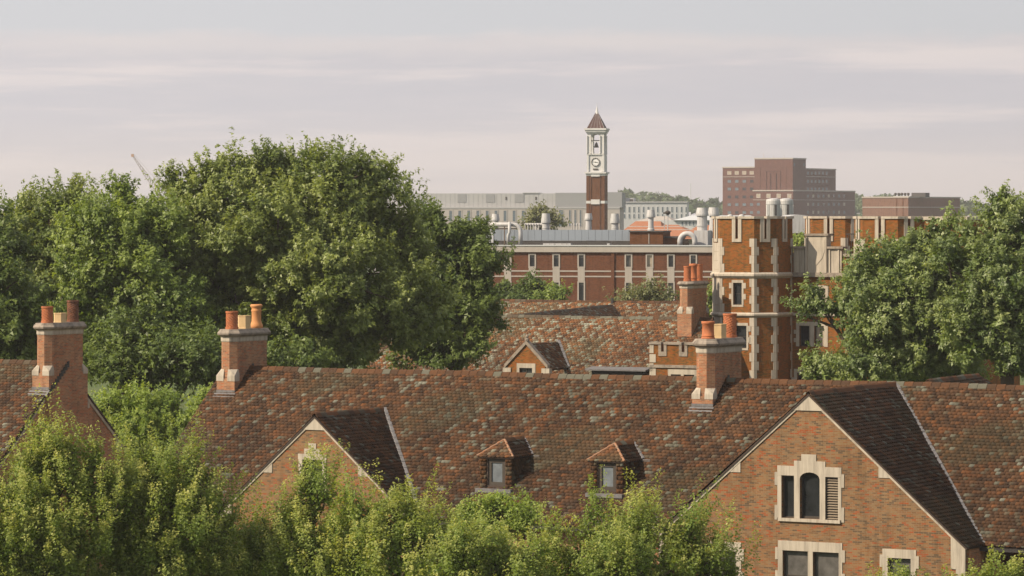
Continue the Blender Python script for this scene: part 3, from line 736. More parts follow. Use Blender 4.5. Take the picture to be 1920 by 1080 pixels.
def dormer(hall, xr, seed):
    wd = 1.58; xl = xr - wd; xc = (xl + xr) / 2; yf = -5.45; zb = RZ + SL * yf; ze = zb + 1.40; zr = ze + .66
    yat = lambda z: -(RZ - z) / SL
    fx0, fx1, fz0, fz1 = xc - .42, xc + .42, zb + .16, zb + 1.30
    d = MB().wall([(xl, zb - .1), (xr, zb - .1), (xr, ze), (xl, ze)], [[(fx0, fz0), (fx1, fz0), (fx1, fz1), (fx0, fz1)]], yf, .12)
    for xx0, xx1 in ((xl, xl + .1), (xr - .1, xr)):
        yprism(d, [(yf + .122, zb - .1), (yat(ze), ze), (yf + .122, ze)], xx0, xx1)
    do = d.build('dormer', 'deck', hall)
    # tile-hung cheeks and front piers
    for (a0, a1) in ((0, fx0 - xl - .06), (fx1 + .06 - xl, wd)):
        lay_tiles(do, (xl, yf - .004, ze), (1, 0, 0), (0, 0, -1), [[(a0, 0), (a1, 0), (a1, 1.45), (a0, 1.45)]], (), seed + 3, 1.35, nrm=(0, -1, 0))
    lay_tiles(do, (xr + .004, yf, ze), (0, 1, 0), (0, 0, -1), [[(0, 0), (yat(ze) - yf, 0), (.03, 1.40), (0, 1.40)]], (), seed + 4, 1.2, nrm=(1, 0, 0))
    w = pane_window(do, fx0, fx1, yf, fz0, fz1, depth=.1, glass='glass_bluegrey', fw=.15)
    box('sill_apron', 'lead', do, xl - .1, xr + .1, yf - .32, yf - .06, zb - .14, zb + .03)
    # hipped roof
    ov = .10; e = ze - .03; hw = wd / 2 + ov; yh = yf + .72; yrb = yat(zr); yeb = yat(e)
    Rf, Rb = Vector((xc, yh, zr)), Vector((xc, yrb, zr))
    Er, El = Vector((xc + hw, yf - ov, e)), Vector((xc - hw, yf - ov, e)); Erb, Elb = Vector((xc + hw, yeb, e)), Vector((xc - hw, yeb, e))
    m = MB(); m.add([tuple(q - Vector((0, 0, .02))) for q in (Rf, Rb, Er, El, Erb, Elb)], [(0, 3, 2), (0, 2, 4, 1), (0, 1, 5, 3), (2, 3, 5, 4)])
    rf = m.build('dormer_roof', 'deck', hall)
    dz = zr - e; D = math.hypot(hw, dz); Dfv = Vector((0, yf - ov - yh, e - zr)); D2 = Dfv.length
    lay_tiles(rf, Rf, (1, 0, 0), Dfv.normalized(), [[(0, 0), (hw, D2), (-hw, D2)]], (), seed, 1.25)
    lay_tiles(rf, Rf, (0, 1, 0), (hw / D, 0, -dz / D), [[(0, 0), (yrb - yh, 0), (yeb - yh, D), (yf - ov - yh, D)]], (), seed + 1)
    lay_tiles(rf, Rf, (0, 1, 0), (-hw / D, 0, -dz / D), [[(0, 0), (yrb - yh, 0), (yeb - yh, D), (yf - ov - yh, D)]], (), seed + 2)
    for E in (Er, El):
        mm = MB()
        for k in range(4):
            a, b = Rf.lerp(E, k / 4), Rf.lerp(E, (k + 1) / 4 + .02); up = Vector((0, 0, .055))
            mm.tube([a + up, b + up + Vector((0, 0, .015))], [.05, .062], 7)
        mm.build('hip_tile', 'hip_clay', rf)
    ridge_tiles(rf, Rf + Vector((0, 0, .04)), Rb + Vector((0, 0, .04)), .4, .12, seed)
    valley(rf, Rb, Erb + Vector((0, 0, .02)), .2, .08)
    box('valley_foot', 'lead', rf, xc + hw - .05, xc + hw + .42, yeb - .14, yeb + .06, e - .03, e + .06)

def build_left_hall():
    hall = H.thing('brick_hall', 'red brick hall at the left edge, gable end and one chimney beyond the young trees', 'hall')
    xb, xa = -43.78, -64.0
    main_roof(hall, xa, xb + .1, (), 5)
    m = MB(); yprism(m, [(-SE + .1, 0), (SE - .1, 0), (SE - .1, EZ - .02), (0, RZ - .14), (-SE + .1, EZ - .02)], xb - .45, xb - .001); ew = m.build('end_wall', 'brick', hall)
    for s in (-1, 1):
        q = [(s * 1.66, RZ - .13 - 1.66 * SL), (s * (SE + .02), EZ - .12), (s * (SE + .02), EZ - .3), (s * 1.66, RZ - .31 - 1.66 * SL)]
        if s < 0: q = q[::-1]
        yprism(MB(), q, xb - .1, xb + .05).build('rake_stone', 'stone', ew)
    for yy, zz in ((1.62, RZ - .25 - 1.62 * SL), (4.3, RZ - .25 - 4.3 * SL)):
        yprism(MB(), [(yy + .32, zz - .55), (yy + .32, zz - .2), (yy - .15, zz + .12), (yy - .15, zz - .55)], xb - .1, xb + .035).build('stone_block', 'stone', ew)
    box('front_wall', 'brick', hall, xa, xb - .45, -SE + .45, -SE + .8, 0, EZ + .2)
    box('rear_wall', 'brick', hall, xa, xb - .45, SE - .8, SE - .45, 0, EZ + .2)
    pots = [('spiral', 'terracotta', .80, .30), ('hex', 'buff_pot', .46, .34), ('spiral', 'terracotta_sooty', 1.05, .31)]
    chimney(hall, xb + .16, -1.5, 1.0, 3.1, 3.0, 14.20, 14.68, 16.15, 16.72, pots, flash=(RZ - SL * 1.5, SL))
build_main_hall(); build_left_hall()

# ------------------------------------------------------------------ second tiled hall behind
def build_mid_hall():
    f = Frame(1105, 261, 26)
    hall = f.thing('brick_hall', 'tile-roofed brick hall behind the front ridge, with gabled wall dormer and battlemented bay', 'hall')
    xa, xb = f.x(740), f.x(1338)
    rf = deck_quad('roof', hall, [(xa, 0, RZ), (xa, -SE, EZ), (xb, -SE, EZ), (xb, 0, RZ)])
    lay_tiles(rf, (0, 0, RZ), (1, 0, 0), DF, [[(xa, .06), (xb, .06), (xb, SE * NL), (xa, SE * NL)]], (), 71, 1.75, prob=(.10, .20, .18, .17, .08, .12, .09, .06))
    ridge_tiles(rf, (xa, 0, RZ + .04), (xb, 0, RZ + .04), .45, seed=72)
    deck_quad('rear_slope', rf, [(xa, 0, RZ), (xb, 0, RZ), (xb, SE, EZ), (xa, SE, EZ)])
    box('front_wall', 'brick_orange', hall, xa, xb, -SE + .4, -SE + .8, 0, EZ + .2)
    box('rear_wall', 'brick_orange', hall, xa, xb, SE - .8, SE - .4, 0, EZ + .2)
    m = MB(); yprism(m, [(-SE + .4, 0), (SE - .4, 0), (SE - .4, EZ + .2), (0, RZ - .2), (-SE + .4, EZ + .2)], xb - .4, xb - .02); m.build('end_wall', 'brick_orange', hall)
    # parallel range farther back and the link between them
    y3 = 42.5; x3, x4 = f.x(905, y3), f.x(1335, y3)
    r3 = deck_quad('rear_range_roof', hall, [(x3, y3, RZ), (x3, y3 - SE, EZ), (x4, y3 - SE, EZ), (x4, y3, RZ)])
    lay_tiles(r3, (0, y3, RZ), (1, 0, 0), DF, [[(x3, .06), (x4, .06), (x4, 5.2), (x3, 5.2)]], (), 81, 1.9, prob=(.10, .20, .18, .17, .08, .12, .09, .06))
    ridge_tiles(r3, (x3, y3, RZ + .04), (x4, y3, RZ + .04), .5, seed=82)
    box('rear_range_wall', 'brick_orange', hall, x3, x4, y3 - SE + .4, y3 + SE, 0, EZ)
    p0 = Vector((f.x(890, .2), .2, RZ - .30)); p1 = Vector((f.x(1150, y3), y3, RZ - .30)); t = (p1 - p0).normalized(); s = Vector((t.y, -t.x, 0))
    d = (s - Vector((0, 0, SL))).normalized()
    lk = deck_quad('link_roof', hall, [p0, p1, p1 + d * 8, p0 + d * 8])
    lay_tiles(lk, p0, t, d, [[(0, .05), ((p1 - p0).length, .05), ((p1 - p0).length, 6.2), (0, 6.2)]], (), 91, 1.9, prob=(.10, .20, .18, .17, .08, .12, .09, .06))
    ridge_tiles(lk, p0 + Vector((0, 0, .05)), p1 + Vector((0, 0, .05)), .5, seed=92)
    box('vent_pipe', 'gutter', lk, p1.x - .1, p1.x + .08, p1.y - .3, p1.y - .1, RZ - .2, RZ + .35)
    # gabled wall dormer
    yw = -SE - .05; xc = f.x(987, yw); za = f.z(645, xc, yw); hw = f.x(1022, yw) - xc; tn = 1.02
    zb = za - tn * hw
    wx0, wx1 = f.x(974, yw), f.x(998, yw); wz = f.z(690, xc, yw)
    g = MB().wall([(xc - hw, 4), (xc + hw, 4), (xc + hw, zb), (xc, za), (xc - hw, zb)], [[(wx0, wz - 1.3), (wx1, wz - 1.3), (wx1, wz), (wx0, wz)]], yw, .3).build('wall_dormer', 'brick_orange', hall)
    for sg in (-1, 1):
        q = [(xc, za + .26), (xc, za - .02), (xc + sg * (hw + .22), zb - .22), (xc + sg * (hw + .22), zb + .05)]
        if sg < 0: q = q[::-1]
        MB().xprism(q[::-1], yw - .1, yw + .38).build('coping', 'stone_dark', g)
        a, b_ = sorted((xc + sg * (hw - .25), xc + sg * (hw + .35)))
        box('kneeler', 'stone', g, a, b_, yw - .08, yw + .36, zb - .75, zb - .2)
    MB().lathe(xc, yw + .1, [(.16, za + .2), (.16, za + .34), (.09, za + .4), (.13, za + .52), (.03, za + .66)], 8).build('finial', 'stone_dark', g)
    stone_blocks(g, [(wx0 - .2, wx1 + .25, wz, wz + .32), (wx0 - .2, wx0, wz - 1.3, wz), (wx1, wx1 + .25, wz - 1.3, wz)], yw)
    pane_window(hall, wx0, wx1, yw, wz - 1.3, wz, vbars=(.5,))
    yb = -(RZ - za) / SL
    gr = deck_quad('dormer_roof', hall, [(xc, yw + .3, za), (xc + hw + .3, yw + .3, za - tn * (hw + .3)), (xc + hw + .3, yb - 1.19 * (hw + .3), za - tn * (hw + .3)), (xc, yb, za)])
    nl = math.hypot(1, tn); Dm = (hw + .3) * nl
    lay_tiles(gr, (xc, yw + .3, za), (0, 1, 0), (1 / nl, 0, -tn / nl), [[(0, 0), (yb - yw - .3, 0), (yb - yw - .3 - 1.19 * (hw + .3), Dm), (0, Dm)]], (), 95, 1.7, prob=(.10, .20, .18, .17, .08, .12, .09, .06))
    valley(gr, (xc, yb, za + .03), (xc + hw + .3, yb - 1.19 * (hw + .3), za - tn * (hw + .3) + .03), .34, .1)
    # flat-topped shed dormer
    yd = -4.6; x0, x1 = f.x(1110, yd), f.x(1206, yd); zt = f.z(692, x0, yd)
    sd_ = box('shed_dormer', 'roofing', hall, x0, x1, yd, -2.0, zt - 1.6, zt - .1)
    MB().add([(x0 - .35, yd - .4, zt - .08), (x1 + .35, yd - .4, zt - .08), (x1 + .35, -2.3, zt + .24), (x0 - .35, -2.3, zt + .24), (x0 - .35, yd - .4, zt + .02), (x1 + .35, yd - .4, zt + .02), (x1 + .35, -2.3, zt + .34), (x0 - .35, -2.3, zt + .34)],
             [(0, 3, 2, 1), (4, 5, 6, 7), (0, 1, 5, 4), (1, 2, 6, 5), (2, 3, 7, 6), (3, 0, 4, 7)]).build('shed_roof', 'lead', sd_)
    for k in range(3):
        a = x0 + .15 + k * (x1 - x0 - .3) / 3; pane_window(sd_, a, a + (x1 - x0 - .3) / 3 - .1, yd - .16, zt - 1.1, zt - .25, depth=.12, glass='glass_blind' if k != 1 else 'glass')
    # battlemented bay
    yb = -SE - .9; x0, x1 = f.x(1219, yb), f.x(1330, yb); zt = f.z(641, x0, yb); zn = f.z(661, x0, yb); zs = f.z(684, x0, yb); zw = f.z(701, x0, yb)
    wins = [(f.x(1258, yb), f.x(1277, yb)), (f.x(1283, yb), f.x(1302, yb)), (f.x(1308, yb), f.x(1326, yb))]
    bay = MB().wall([(x0, 0), (x1, 0), (x1, zn), (x0, zn)], [[(a, zw - 1.5), (b, zw - 1.5), (b, zw), (a, zw)] for a, b in wins], yb, .35)
    bay.box(x0, x0 + .35, yb + .352, -SE + .4, 0, zn); bo = bay.build('bay', 'brick_orange', hall)
    slots = [(f.x(1240, yb), f.x(1245, yb)), (f.x(1278.5, yb), f.x(1284, yb)), (f.x(1317, yb), f.x(1322, yb))]
    edges = [x0] + [v for s_ in slots for v in s_] + [x1]
    for i in range(0, len(edges), 2):
        box('merlon', 'brick_orange', bo, edges[i], edges[i + 1], yb, yb + .35, zn + .002, zt - .16)
        box('coping', 'stone_dark', bo, edges[i] - (.08 if i == 0 else 0), edges[i + 1], yb - .09, yb + .44, zt - .158, zt)
    for a, b in slots:
        stone_blocks(bo, [(a - .2, a, zn + .08, zt - .16), (b, b + .2, zn + .08, zt - .16), (a - .2, b + .2, zn - .22, zn + .08)], yb, .05, .45, 'stone_dark')
    box('string_course', 'stone_dark', bo, x0 - .06, x1, yb - .1, yb - .002, zs - .18, zs + .02)
    for k in range(3): box('quoin', 'stone', bo, x0 - .03, x0 + (.42 if k % 2 else .26), yb - .035, yb + .3, zt - .75 - k * .62, zt - .2 - k * .62)
    for k in range(3): box('quoin', 'stone', bo, x0 - .03, x0 + (.26 if k % 2 else .42), yb - .035, yb + .3, zs - .8 - k * .62, zs - .2 - k * .62)
    for a, b in wins:
        pane_window(hall, a, b, yb, zw - 1.5, zw, glass='glass_blind', bars=(.6,))
        stone_blocks(bo, [(a - .22, b + .22, zw, zw + .34), (a - .2, a, zw - 1.5, zw), (b, b + .2, zw - 1.5, zw)] if a == wins[0][0] else [(a - .02, b + .22, zw, zw + .34), (b, b + .2, zw - 1.5, zw)], yb)
    # chimney astride the ridge
    yc = -1.5; xl = f.x(1270, yc)
    pots = [('spiral', 'terracotta', 1.05, .28), ('round', 'terracotta', 1.2, .30), ('spiral', 'terracotta', 1.15, .28)]
    chimney(hall, xl + 1.05, yc, 1.05, 3.1, 12.5, f.z(588, xl, yc), f.z(575, xl, yc), f.z(541, xl, yc), f.z(527.5, xl, yc), pots)
build_mid_hall()

# ------------------------------------------------------------------ battlemented gatehouse
def build_gatehouse():
    f = Frame(1350, 258, 30)
    T = f.thing('gatehouse', 'orange brick gatehouse with pale stone quoins and battlemented turrets, right of centre', 'gatehouse')
    aw, c = 2.62, 1.12
    zt, zn = f.z(405.5), f.z(447)
    zb1, zb2 = f.z(516), f.z(590)
    def poly(x0, y0, off=0.0, k=1.0):
        a, cc = aw * k, c * k
        p = [(x0, y0), (x0 + a, y0), (x0 + a + cc, y0 + cc), (x0 + a + cc, y0 + cc + a), (x0 + a, y0 + a + 2 * cc), (x0, y0 + a + 2 * cc), (x0 - cc, y0 + cc + a), (x0 - cc, y0 + cc)]
        if not off: return p
        cx, cy = x0 + a / 2, y0 + cc + a / 2; n = len(p); out = []
        for i in range(n):
            a0, a1, a2 = Vector(p[i - 1]), Vector(p[i]), Vector(p[(i + 1) % n])
            e1 = (a1 - a0).normalized(); e2 = (a2 - a1).normalized(); n1 = Vector((e1.y, -e1.x)); n2 = Vector((e2.y, -e2.x)); b = (n1 + n2).normalized()
            q = a1 + b * (off / b.dot(n1)); out.append((q.x, q.y))
        return out
    def turret(x0, y0, zbot, bands, quoin_from, windows=(), faces=(0, 1, 2, 6, 7), k=1.0):
        P = poly(x0, y0, 0, k); n = 8
        m = MB()
        for i in range(n):            # walls of the eight faces; the front face has real openings
            a, b = Vector(P[i]), Vector(P[(i + 1) % n])
            if i == 0 and windows:
                m.wall([(a.x, zbot), (b.x, zbot), (b.x, zn), (a.x, zn)], [[(w[0], w[2]), (w[1], w[2]), (w[1], w[3]), (w[0], w[3])] for w in windows], y0, .4)
            else:
                m.add([(a.x, a.y, zbot), (b.x, b.y, zbot), (b.x, b.y, zn), (a.x, a.y, zn)], [(0, 1, 2, 3)])
        m.add([(x, y, zn - .3) for x, y in poly(x0, y0, -.45, k)], [tuple(range(8))])
        tu = m.build('turret', 'brick_orange', T)
        Pi = poly(x0, y0, -.38, k); Po = poly(x0, y0, .10, k); Pii = poly(x0, y0, -.46, k)
        hs = .10                      # half slot width
        def cut(poly_, i, t): a, b = Vector(poly_[i]), Vector(poly_[(i + 1) % n]); return a.lerp(b, t)
        for i in range(n):            # merlons wrap each corner between two slots
            La = (Vector(P[i]) - Vector(P[i - 1])).length; Lb = (Vector(P[(i + 1) % n]) - Vector(P[i])).length
            ta, tb = .5 + hs / La, .5 - hs / Lb
            for po, pi_, z0, z1, mt, nm in ((P, Pi, zn, zt - .17, 'brick_orange', 'merlon'), (Po, Pii, zt - .168, zt, 'stone', 'coping')):
                q = [cut(po, i - 1, ta), Vector(po[i]), cut(po, i, tb), cut(pi_, i, tb), Vector(pi_[i]), cut(pi_, i - 1, ta)]
                MB().prism([(v.x, v.y) for v in q], z0, z1).build(nm, mt, tu)
        for i in range(n):            # stone frames of the slots, a separate block each side and a sill
            a, b = Vector(P[i]), Vector(P[(i + 1) % n]); e = (b - a).normalized(); nn = Vector((e.y, -e.x)); mid = (a + b) / 2
            def blk(u0, u1, z0, z1, out_=.07, inn=.4):
                q = [mid + e * u0 + nn * out_, mid + e * u1 + nn * out_, mid + e * u1 - nn * inn, mid + e * u0 - nn * inn]
                MB().prism([(v.x, v.y) for v in q], z0, z1).build('slot_stone', 'stone', tu)
            blk(-.36, -hs, zn - .02, zt - .172); blk(hs, .36, zn - .02, zt - .172); blk(-.36, .36, zn - .24, zn - .022)
        for (z0, z1) in quoin_from:   # quoins, one block at a time
            nq = max(1, int(round((z1 - z0) / .62))); h = (z1 - z0) / nq
            for i in range(n):
                if i not in faces and (i - 1) % n not in faces: continue
                a = Vector(P[i]); e0 = (Vector(P[i - 1]) - a).normalized(); e1 = (Vector(P[(i + 1) % n]) - a).normalized(); ip = poly(x0, y0, -.12, k)[i]; op = poly(x0, y0, .035, k)[i]
                n0 = Vector((-e0.y, e0.x)); n1 = Vector((e1.y, -e1.x))
                for q in range(nq):
                    l0, l1 = ((.34, .19) if q % 2 else (.19, .34))
                    pts = [a + e0 * l0 + n0 * .035, Vector(op), a + e1 * l1 + n1 * .035, a + e1 * l1 - n1 * .1, Vector(ip), a + e0 * l0 - n0 * .1]
                    MB().prism([(v.x, v.y) for v in pts], z0 + q * h + .004, z0 + (q + 1) * h - .004).build('quoin', 'stone', tu)
        a, b = Vector(P[7]), Vector(P[0]); e = (b - a).normalized(); nn = Vector((e.y, -e.x)); zt_f = zn - .3; zq = zt_f; k_ = 0
        while zq > max(zbot, zb2 - 6.0) + .3:      # the left splay is faced in stone courses
            q = [a + e * .05 + nn * .025, b - e * .05 + nn * .025, b - e * .05 - nn * .1, a + e * .05 - nn * .1]
            MB().prism([(v.x, v.y) for v in q], zq - .61, zq - .006).build('facing_stone', 'stone', tu); zq -= .615
        for zb_, hb in bands:
            m = MB(); r0, r1, r2 = poly(x0, y0, .02, k), poly(x0, y0, .17, k), poly(x0, y0, .05, k)
            m.loft([[(x, y, zb_ - hb * .5) for x, y in r0], [(x, y, zb_ - hb * .1) for x, y in r1], [(x, y, zb_ + hb * .2) for x, y in r1], [(x, y, zb_ + hb * .5) for x, y in r2]])
            m.build('string_course', 'stone', tu)
        for w in windows:
            pane_window(tu, w[0], w[1], y0, w[2], w[3], depth=.22, bars=(.5,))
            rs = [(w[0] - .12, w[1] + .12, w[3], w[3] + .2), (w[0] - .12, w[1] + .12, w[2] - .14, w[2])]
            hh = (w[3] - w[2]) / 4
            for q in range(4):
                ext = .32 if q % 2 else .14
                rs += [(w[0] - ext, w[0], w[2] + q * hh, w[2] + (q + 1) * hh), (w[1], w[1] + ext, w[2] + q * hh, w[2] + (q + 1) * hh)]
            stone_blocks(tu, rs, y0, .035, .25)
        return tu
    wA = (f.x(1375), f.x(1391), f.z(571), f.z(530)); wB = (f.x(1376), f.x(1400), f.z(652), f.z(610))
    x0 = 0.0
    turret(x0, 0, 0, [(zb1, .42), (zb2, .34)], [(zb1 + .22, zn + .0), (zb2 + .2, zb1 - .22), (zb2 - 6.2, zb2 - .18)], [wA, wB], (0, 1, 2, 7))
    # rear turret seen over the shield parapet, and the right-hand turrets
    y2 = 9.5; turret(f.x(1523, y2), y2, 8, [], [(zb1 + .3, zn)], (), (0, 1, 7), .98)
    y3 = .3; x3 = f.x(1617, y3); turret(x3, y3, 0, [(zb1, .42), (zb2, .34)], [(zb1 + .22, zn), (zb2 + .2, zb1 - .22)], (), (0, 1, 7))
    y4 = 9.5; turret(f.x(1730, y4), y4, 8, [], [(zb1 + .3, zn)], (), (0, 1, 7))
    # curtain wall between the turrets
    yw = c + aw - .1; xa = x0 + aw + c - .1; xb = x3 - c + .1
    X = lambda px: f.x(px, yw)
    Z = lambda py, px=1530: f.z(py, f.x(px, yw), yw)
    wC = (X(1499), X(1518), Z(650), Z(611)); wD = (X(1495), X(1518), Z(716) - 1, Z(700)); wE = (X(1519), X(1548), Z(580), Z(541)); wF = (X(1527), X(1545), Z(650), Z(611))
    ring = lambda w: [(w[0], w[2]), (w[1], w[2]), (w[1], w[3]), (w[0], w[3])]
    zpar = Z(481)
    cw = MB().wall([(xa, 0), (xb, 0), (xb, zpar), (xa, zpar)], [ring(w) for w in (wC, wD, wE, wF)], yw, .5).build('curtain_wall', 'brick_orange', T)
    box('string_course', 'stone_dark', cw, xa, xb, yw - .22, yw - .002, Z(519), Z(511))
    box('string_course', 'stone', cw, xa, xb, yw - .14, yw - .002, Z(592), Z(587))
    box('coping', 'stone_dark', cw, xa, X(1486), yw - .12, yw + .55, zpar + .002, Z(475.5))
    box('coping', 'stone_dark', cw, X(1582), xb, yw - .12, yw + .55, zpar + .002, Z(475.5))
    # stepped stone parapet with a blank carved shield
    zs0 = Z(513)
    sp = MB(); sp.box(X(1489), X(1512), yw - .10, yw + .45, zs0, Z(465)).box(X(1512) + .002, X(1553) - .002, yw - .16, yw + .45, zs0, Z(441)).box(X(1553), X(1579), yw - .10, yw + .45, zs0, Z(465))
    spo = sp.build('stone_parapet', 'stone', cw)
    for a, b, t in ((1485.5, 1512, 462), (1509.5, 1555.5, 438), (1553, 1583, 462)):
        box('coping', 'stone_dark', spo, X(a), X(b), yw - .26, yw + .55, Z(t + 4), Z(t))
    for a, b in ((1493, 1508), (1557, 1574)):
        for p in (a, b): box('rib', 'stone', spo, X(p) - .05, X(p) + .05, yw - .17, yw - .1, zs0 + .05, Z(467))
    for p in (1514.5, 1550.5): box('rib', 'stone', spo, X(p) - .07, X(p) + .07, yw - .25, yw - .16, zs0 + .05, Z(444))
    xm = X(1532.5); zs = Z(470); k = .62
    sh = [(xm - k, zs + .75), (xm - k, zs), (xm - k * .75, zs - .5), (xm, zs - 1.0), (xm + k * .75, zs - .5), (xm + k, zs), (xm + k, zs + .75), (xm, zs + .62)]
    MB().xprism(sh, yw - .19, yw - .15).build('shield', 'stone', spo)
    for w, gl in ((wC, 'glass'), (wD, 'glass'), (wE, 'glass_tan'), (wF, 'glass_tan')): pane_window(cw, w[0], w[1], yw, w[2], w[3], depth=.22, glass=gl, vbars=() if w is not wE else (.33, .66))
    rs = []
    for w in (wC, wD):
        h = (w[3] - w[2]) / 5
        for q in range(5): rs.append((w[0] - (.42 if q % 2 else .25), w[0], w[2] + q * h, w[2] + (q + 1) * h))
        rs.append((w[0] - .25, X(1548), w[3], w[3] + .28))
    rs += [(wC[1], wF[0], wC[2], wC[3]), (wF[1], wF[1] + .3, wC[2], wC[3]), (wE[0] - .22, wE[1] + .22, wE[3], wE[3] + .24), (wE[0] - .22, wE[0], wE[2], wE[3]), (wE[1], wE[1] + .22, wE[2], wE[3]), (wD[1], wD[1] + .9, wD[2], wD[3])]
    stone_blocks(cw, rs, yw, .04, .25)
    box('side_wall', 'brick_orange', T, x0 - c + .6, x0 + 3, c * 2 + aw - .3, 9.8, 0, Z(475))
    box('flat_roof', 'roofing', T, x0 - .4, xb + 6, yw + .6, 12, Z(475) - .6, Z(475) - .4)
    box('side_wall', 'brick_orange', T, x3 + aw + c - .3, f.x(1812, 1.6), 1.6, 11, 0, Z(412))
    box('coping', 'stone', T, x3 + aw + c - .3, f.x(1812, 1.6) + .1, 1.5, 11.1, Z(412) + .002, Z(406))
    xs, ys = f.x(1597, 6.0), 6.0
    ga = MB()
    for q in range(5): ga.box(xs - .45 + q * .2, xs - .42 + q * .2, ys, ys + .03, Z(478), Z(438))
    ga.box(xs - .47, xs + .42, ys - .002, ys + .032, Z(440), Z(438)).build('iron_grille', 'gutter', T)
build_gatehouse()

# ------------------------------------------------------------------ laboratory building with roof plant
def far_window(parent, f, x0, x1, z0, z1, y, glass='glass_far', frame='concrete', fw=.12, name='window'):
    """small framed window standing in a far wall"""
    m = MB(); m.box(x0 - fw, x0, y - .05, y + .05, z0 - fw, z1 + fw).box(x1, x1 + fw, y - .05, y + .05, z0 - fw, z1 + fw).box(x0, x1, y - .05, y + .05, z1, z1 + fw).box(x0, x1, y - .05, y + .05, z0 - fw, z0)
    w = m.build(name, frame, parent); box('pane', glass, w, x0, x1, y - .012, y + .03, z0, z1); return w
def build_laboratory():
    f = Frame(1135, 420, 12)
    B = f.thing('laboratory_building', 'flat-roofed brick building with slim windows and grey roof plant below the clock tower', 'building')
    X = lambda px, y=0: f.x(px, y)
    Z = lambda py, y=0: f.z(py, 0, y)
    xa, xb = X(840), X(1352); zt = Z(473)
    cols = [(952, 'glass_tan'), (998, 'glass'), (1043, 'glass'), (1090, 'glass'), (1178.5, 'glass_blind'), (1218, 'glass_tan'), (1258, 'glass'), (1300, 'glass')]
    cols = [(860, 'glass'), (906, 'glass')] + cols
    hl = []
    for p, g in cols:
        hl.append((X(p - 4.6), X(p + 4.6), Z(500), Z(478.5), g)); hl.append((X(p - 4.6), X(p + 4.6), Z(570), Z(530), 'glass'))
    w = MB().wall([(xa, 0), (xb, 0), (xb, zt), (xa, zt)], [[(a, c), (b, c), (b, d), (a, d)] for a, b, c, d, g in hl], 0, .4).build('front_wall', 'brick_far', B)
    for a, b, c, d, g in hl:
        fr = MB(); t = .16
        fr.box(a - t, a, -.06, .2, c - t, d + t).box(b, b + t, -.06, .2, c - t, d + t).box(a, b, -.06, .2, d, d + t).box(a, b, -.06, .2, c - t, c)
        wn = fr.build('window', 'concrete', B)
        box('pane', g, wn, a, b, .14, .16, c, d)
        if g != 'glass_tan': box('blind', 'glass_blind', wn, a + .04, b - .04, .12, .135, d - (d - c) * rnd.uniform(.1, .45), d - .02)
    for p, g in cols:
        a, b = X(p - 6.6), X(p + 6.6)
        box('spandrel_panel', 'concrete', w, a, b, -.05, .1, Z(530) + .17, Z(500) - .17)
        box('spandrel_panel', 'concrete', w, a, b, -.05, .1, Z(600), Z(570) - .17)
    prev = xa
    for p, g in cols + [(1360, '')]:
        a = X(p - 6.6)
        for q in (508.5, 518.5):
            if a - prev > .5: box('stone_band', 'concrete', w, prev + .01, min(a, xb) - .01, -.04, .1, Z(q + 1.3), Z(q - 1.3))
        prev = X(p + 6.6)
    box('fascia', 'concrete', B, xa - .1, xb + .1, -.25, .6, zt + .003, Z(461.5))
    box('coping', 'panel_white', B, xa - .15, xb + .15, -.32, .7, Z(461.5) + .003, Z(459.5))
    box('roof', 'roofing', B, xa, xb, .7, 40, zt - .5, Z(463))
    box('pier', 'brick_far', w, X(1146), X(1152), -.14, -.002, 0, zt)
    # plant screen of grey cladding panels
    y = 5.0; zb = Z(457, y); p = 927.0; k = 0
    while p < 1180:
        q = min(p + 12.6, 1181); box('screen_panel', 'screen', B, X(p, y) + .012, X(q, y) - .012, y + .02 * (k % 2), y + .3, zb + .35, Z(431, y)); p = q; k += 1
    box('screen_kerb', 'roofing', B, X(925, y), X(1181, y), y + .05, y + .5, zb - .8, zb + .33)
    for p in (1018, 1041, 1062, 1138):
        box('roof_curb', 'white_paint', B, X(p, 2), X(p + rnd.choice((5, 8, 22)), 2), 2, 3.0, Z(459, 2) - .4, Z(456.5, 2))
    # big insulated duct with elbow
    y = 3.0; zc = Z(421, y); r = 4.0 / F * 420
    xe = X(976, y); d = MB()
    el = [(xe - .9 + .9 * math.sin(t), y, zc - .9 + .9 * math.cos(t)) for t in (math.pi / 2 * k / 6 for k in range(7))]
    d.tube([(X(880, y), y, zc)] + el + [(xe, y, Z(459, y))], r, 14); d.build('duct', 'white_paint', B, True)
    MB().tube([(X(957, y), y - .5, Z(416, y)), (X(957, y), y - .5, Z(436, y)), (X(954.5, y), y - .5, Z(441, y)), (X(954.5, y), y - .5, Z(459, y))], .11 * 1.6, 10).build('vent_pipe', 'grey_stack', B, True)
    for pp in (910, 946): MB().tube([(X(pp, y), y, zc - r), (X(pp, y), y, Z(459, y))], .07, 6).build('duct_support', 'rust_pipe', B)
    MB().tube([(X(885, y), y + .2, zc - r - .25), (X(968, y), y + .2, zc - r - .25)], .07, 6).build('small_pipe', 'rust_pipe', B)
    box('plant_housing', 'panel_white', B, X(893, 7), X(925, 7), 7, 10, Z(459, 7), Z(430, 7))
    # exhaust stacks
    def stack(px, half, ptop, pmid, pbot, y, mat='white_paint', flare=.72):
        xc = X(px, y); s = (f.O[1] + y) / F; R1 = half * s
        zt_, zm_, zb_ = Z(ptop, y), Z(pmid, y), Z(pbot, y)
        m = MB(); m.lathe(xc, y, [(R1 * .8, zb_), (R1 * .8, zb_ + (zm_ - zb_) * .3), (R1 * flare, zb_ + (zm_ - zb_) * .35), (R1 * flare, zm_), (R1, zm_ + .02), (R1 * 1.0, zm_ + .25), (R1 * .8, zt_), (R1 * .68, zt_), (R1 * .6, zm_ + .3)], 18)
        st = m.build('exhaust_stack', mat, B, False)
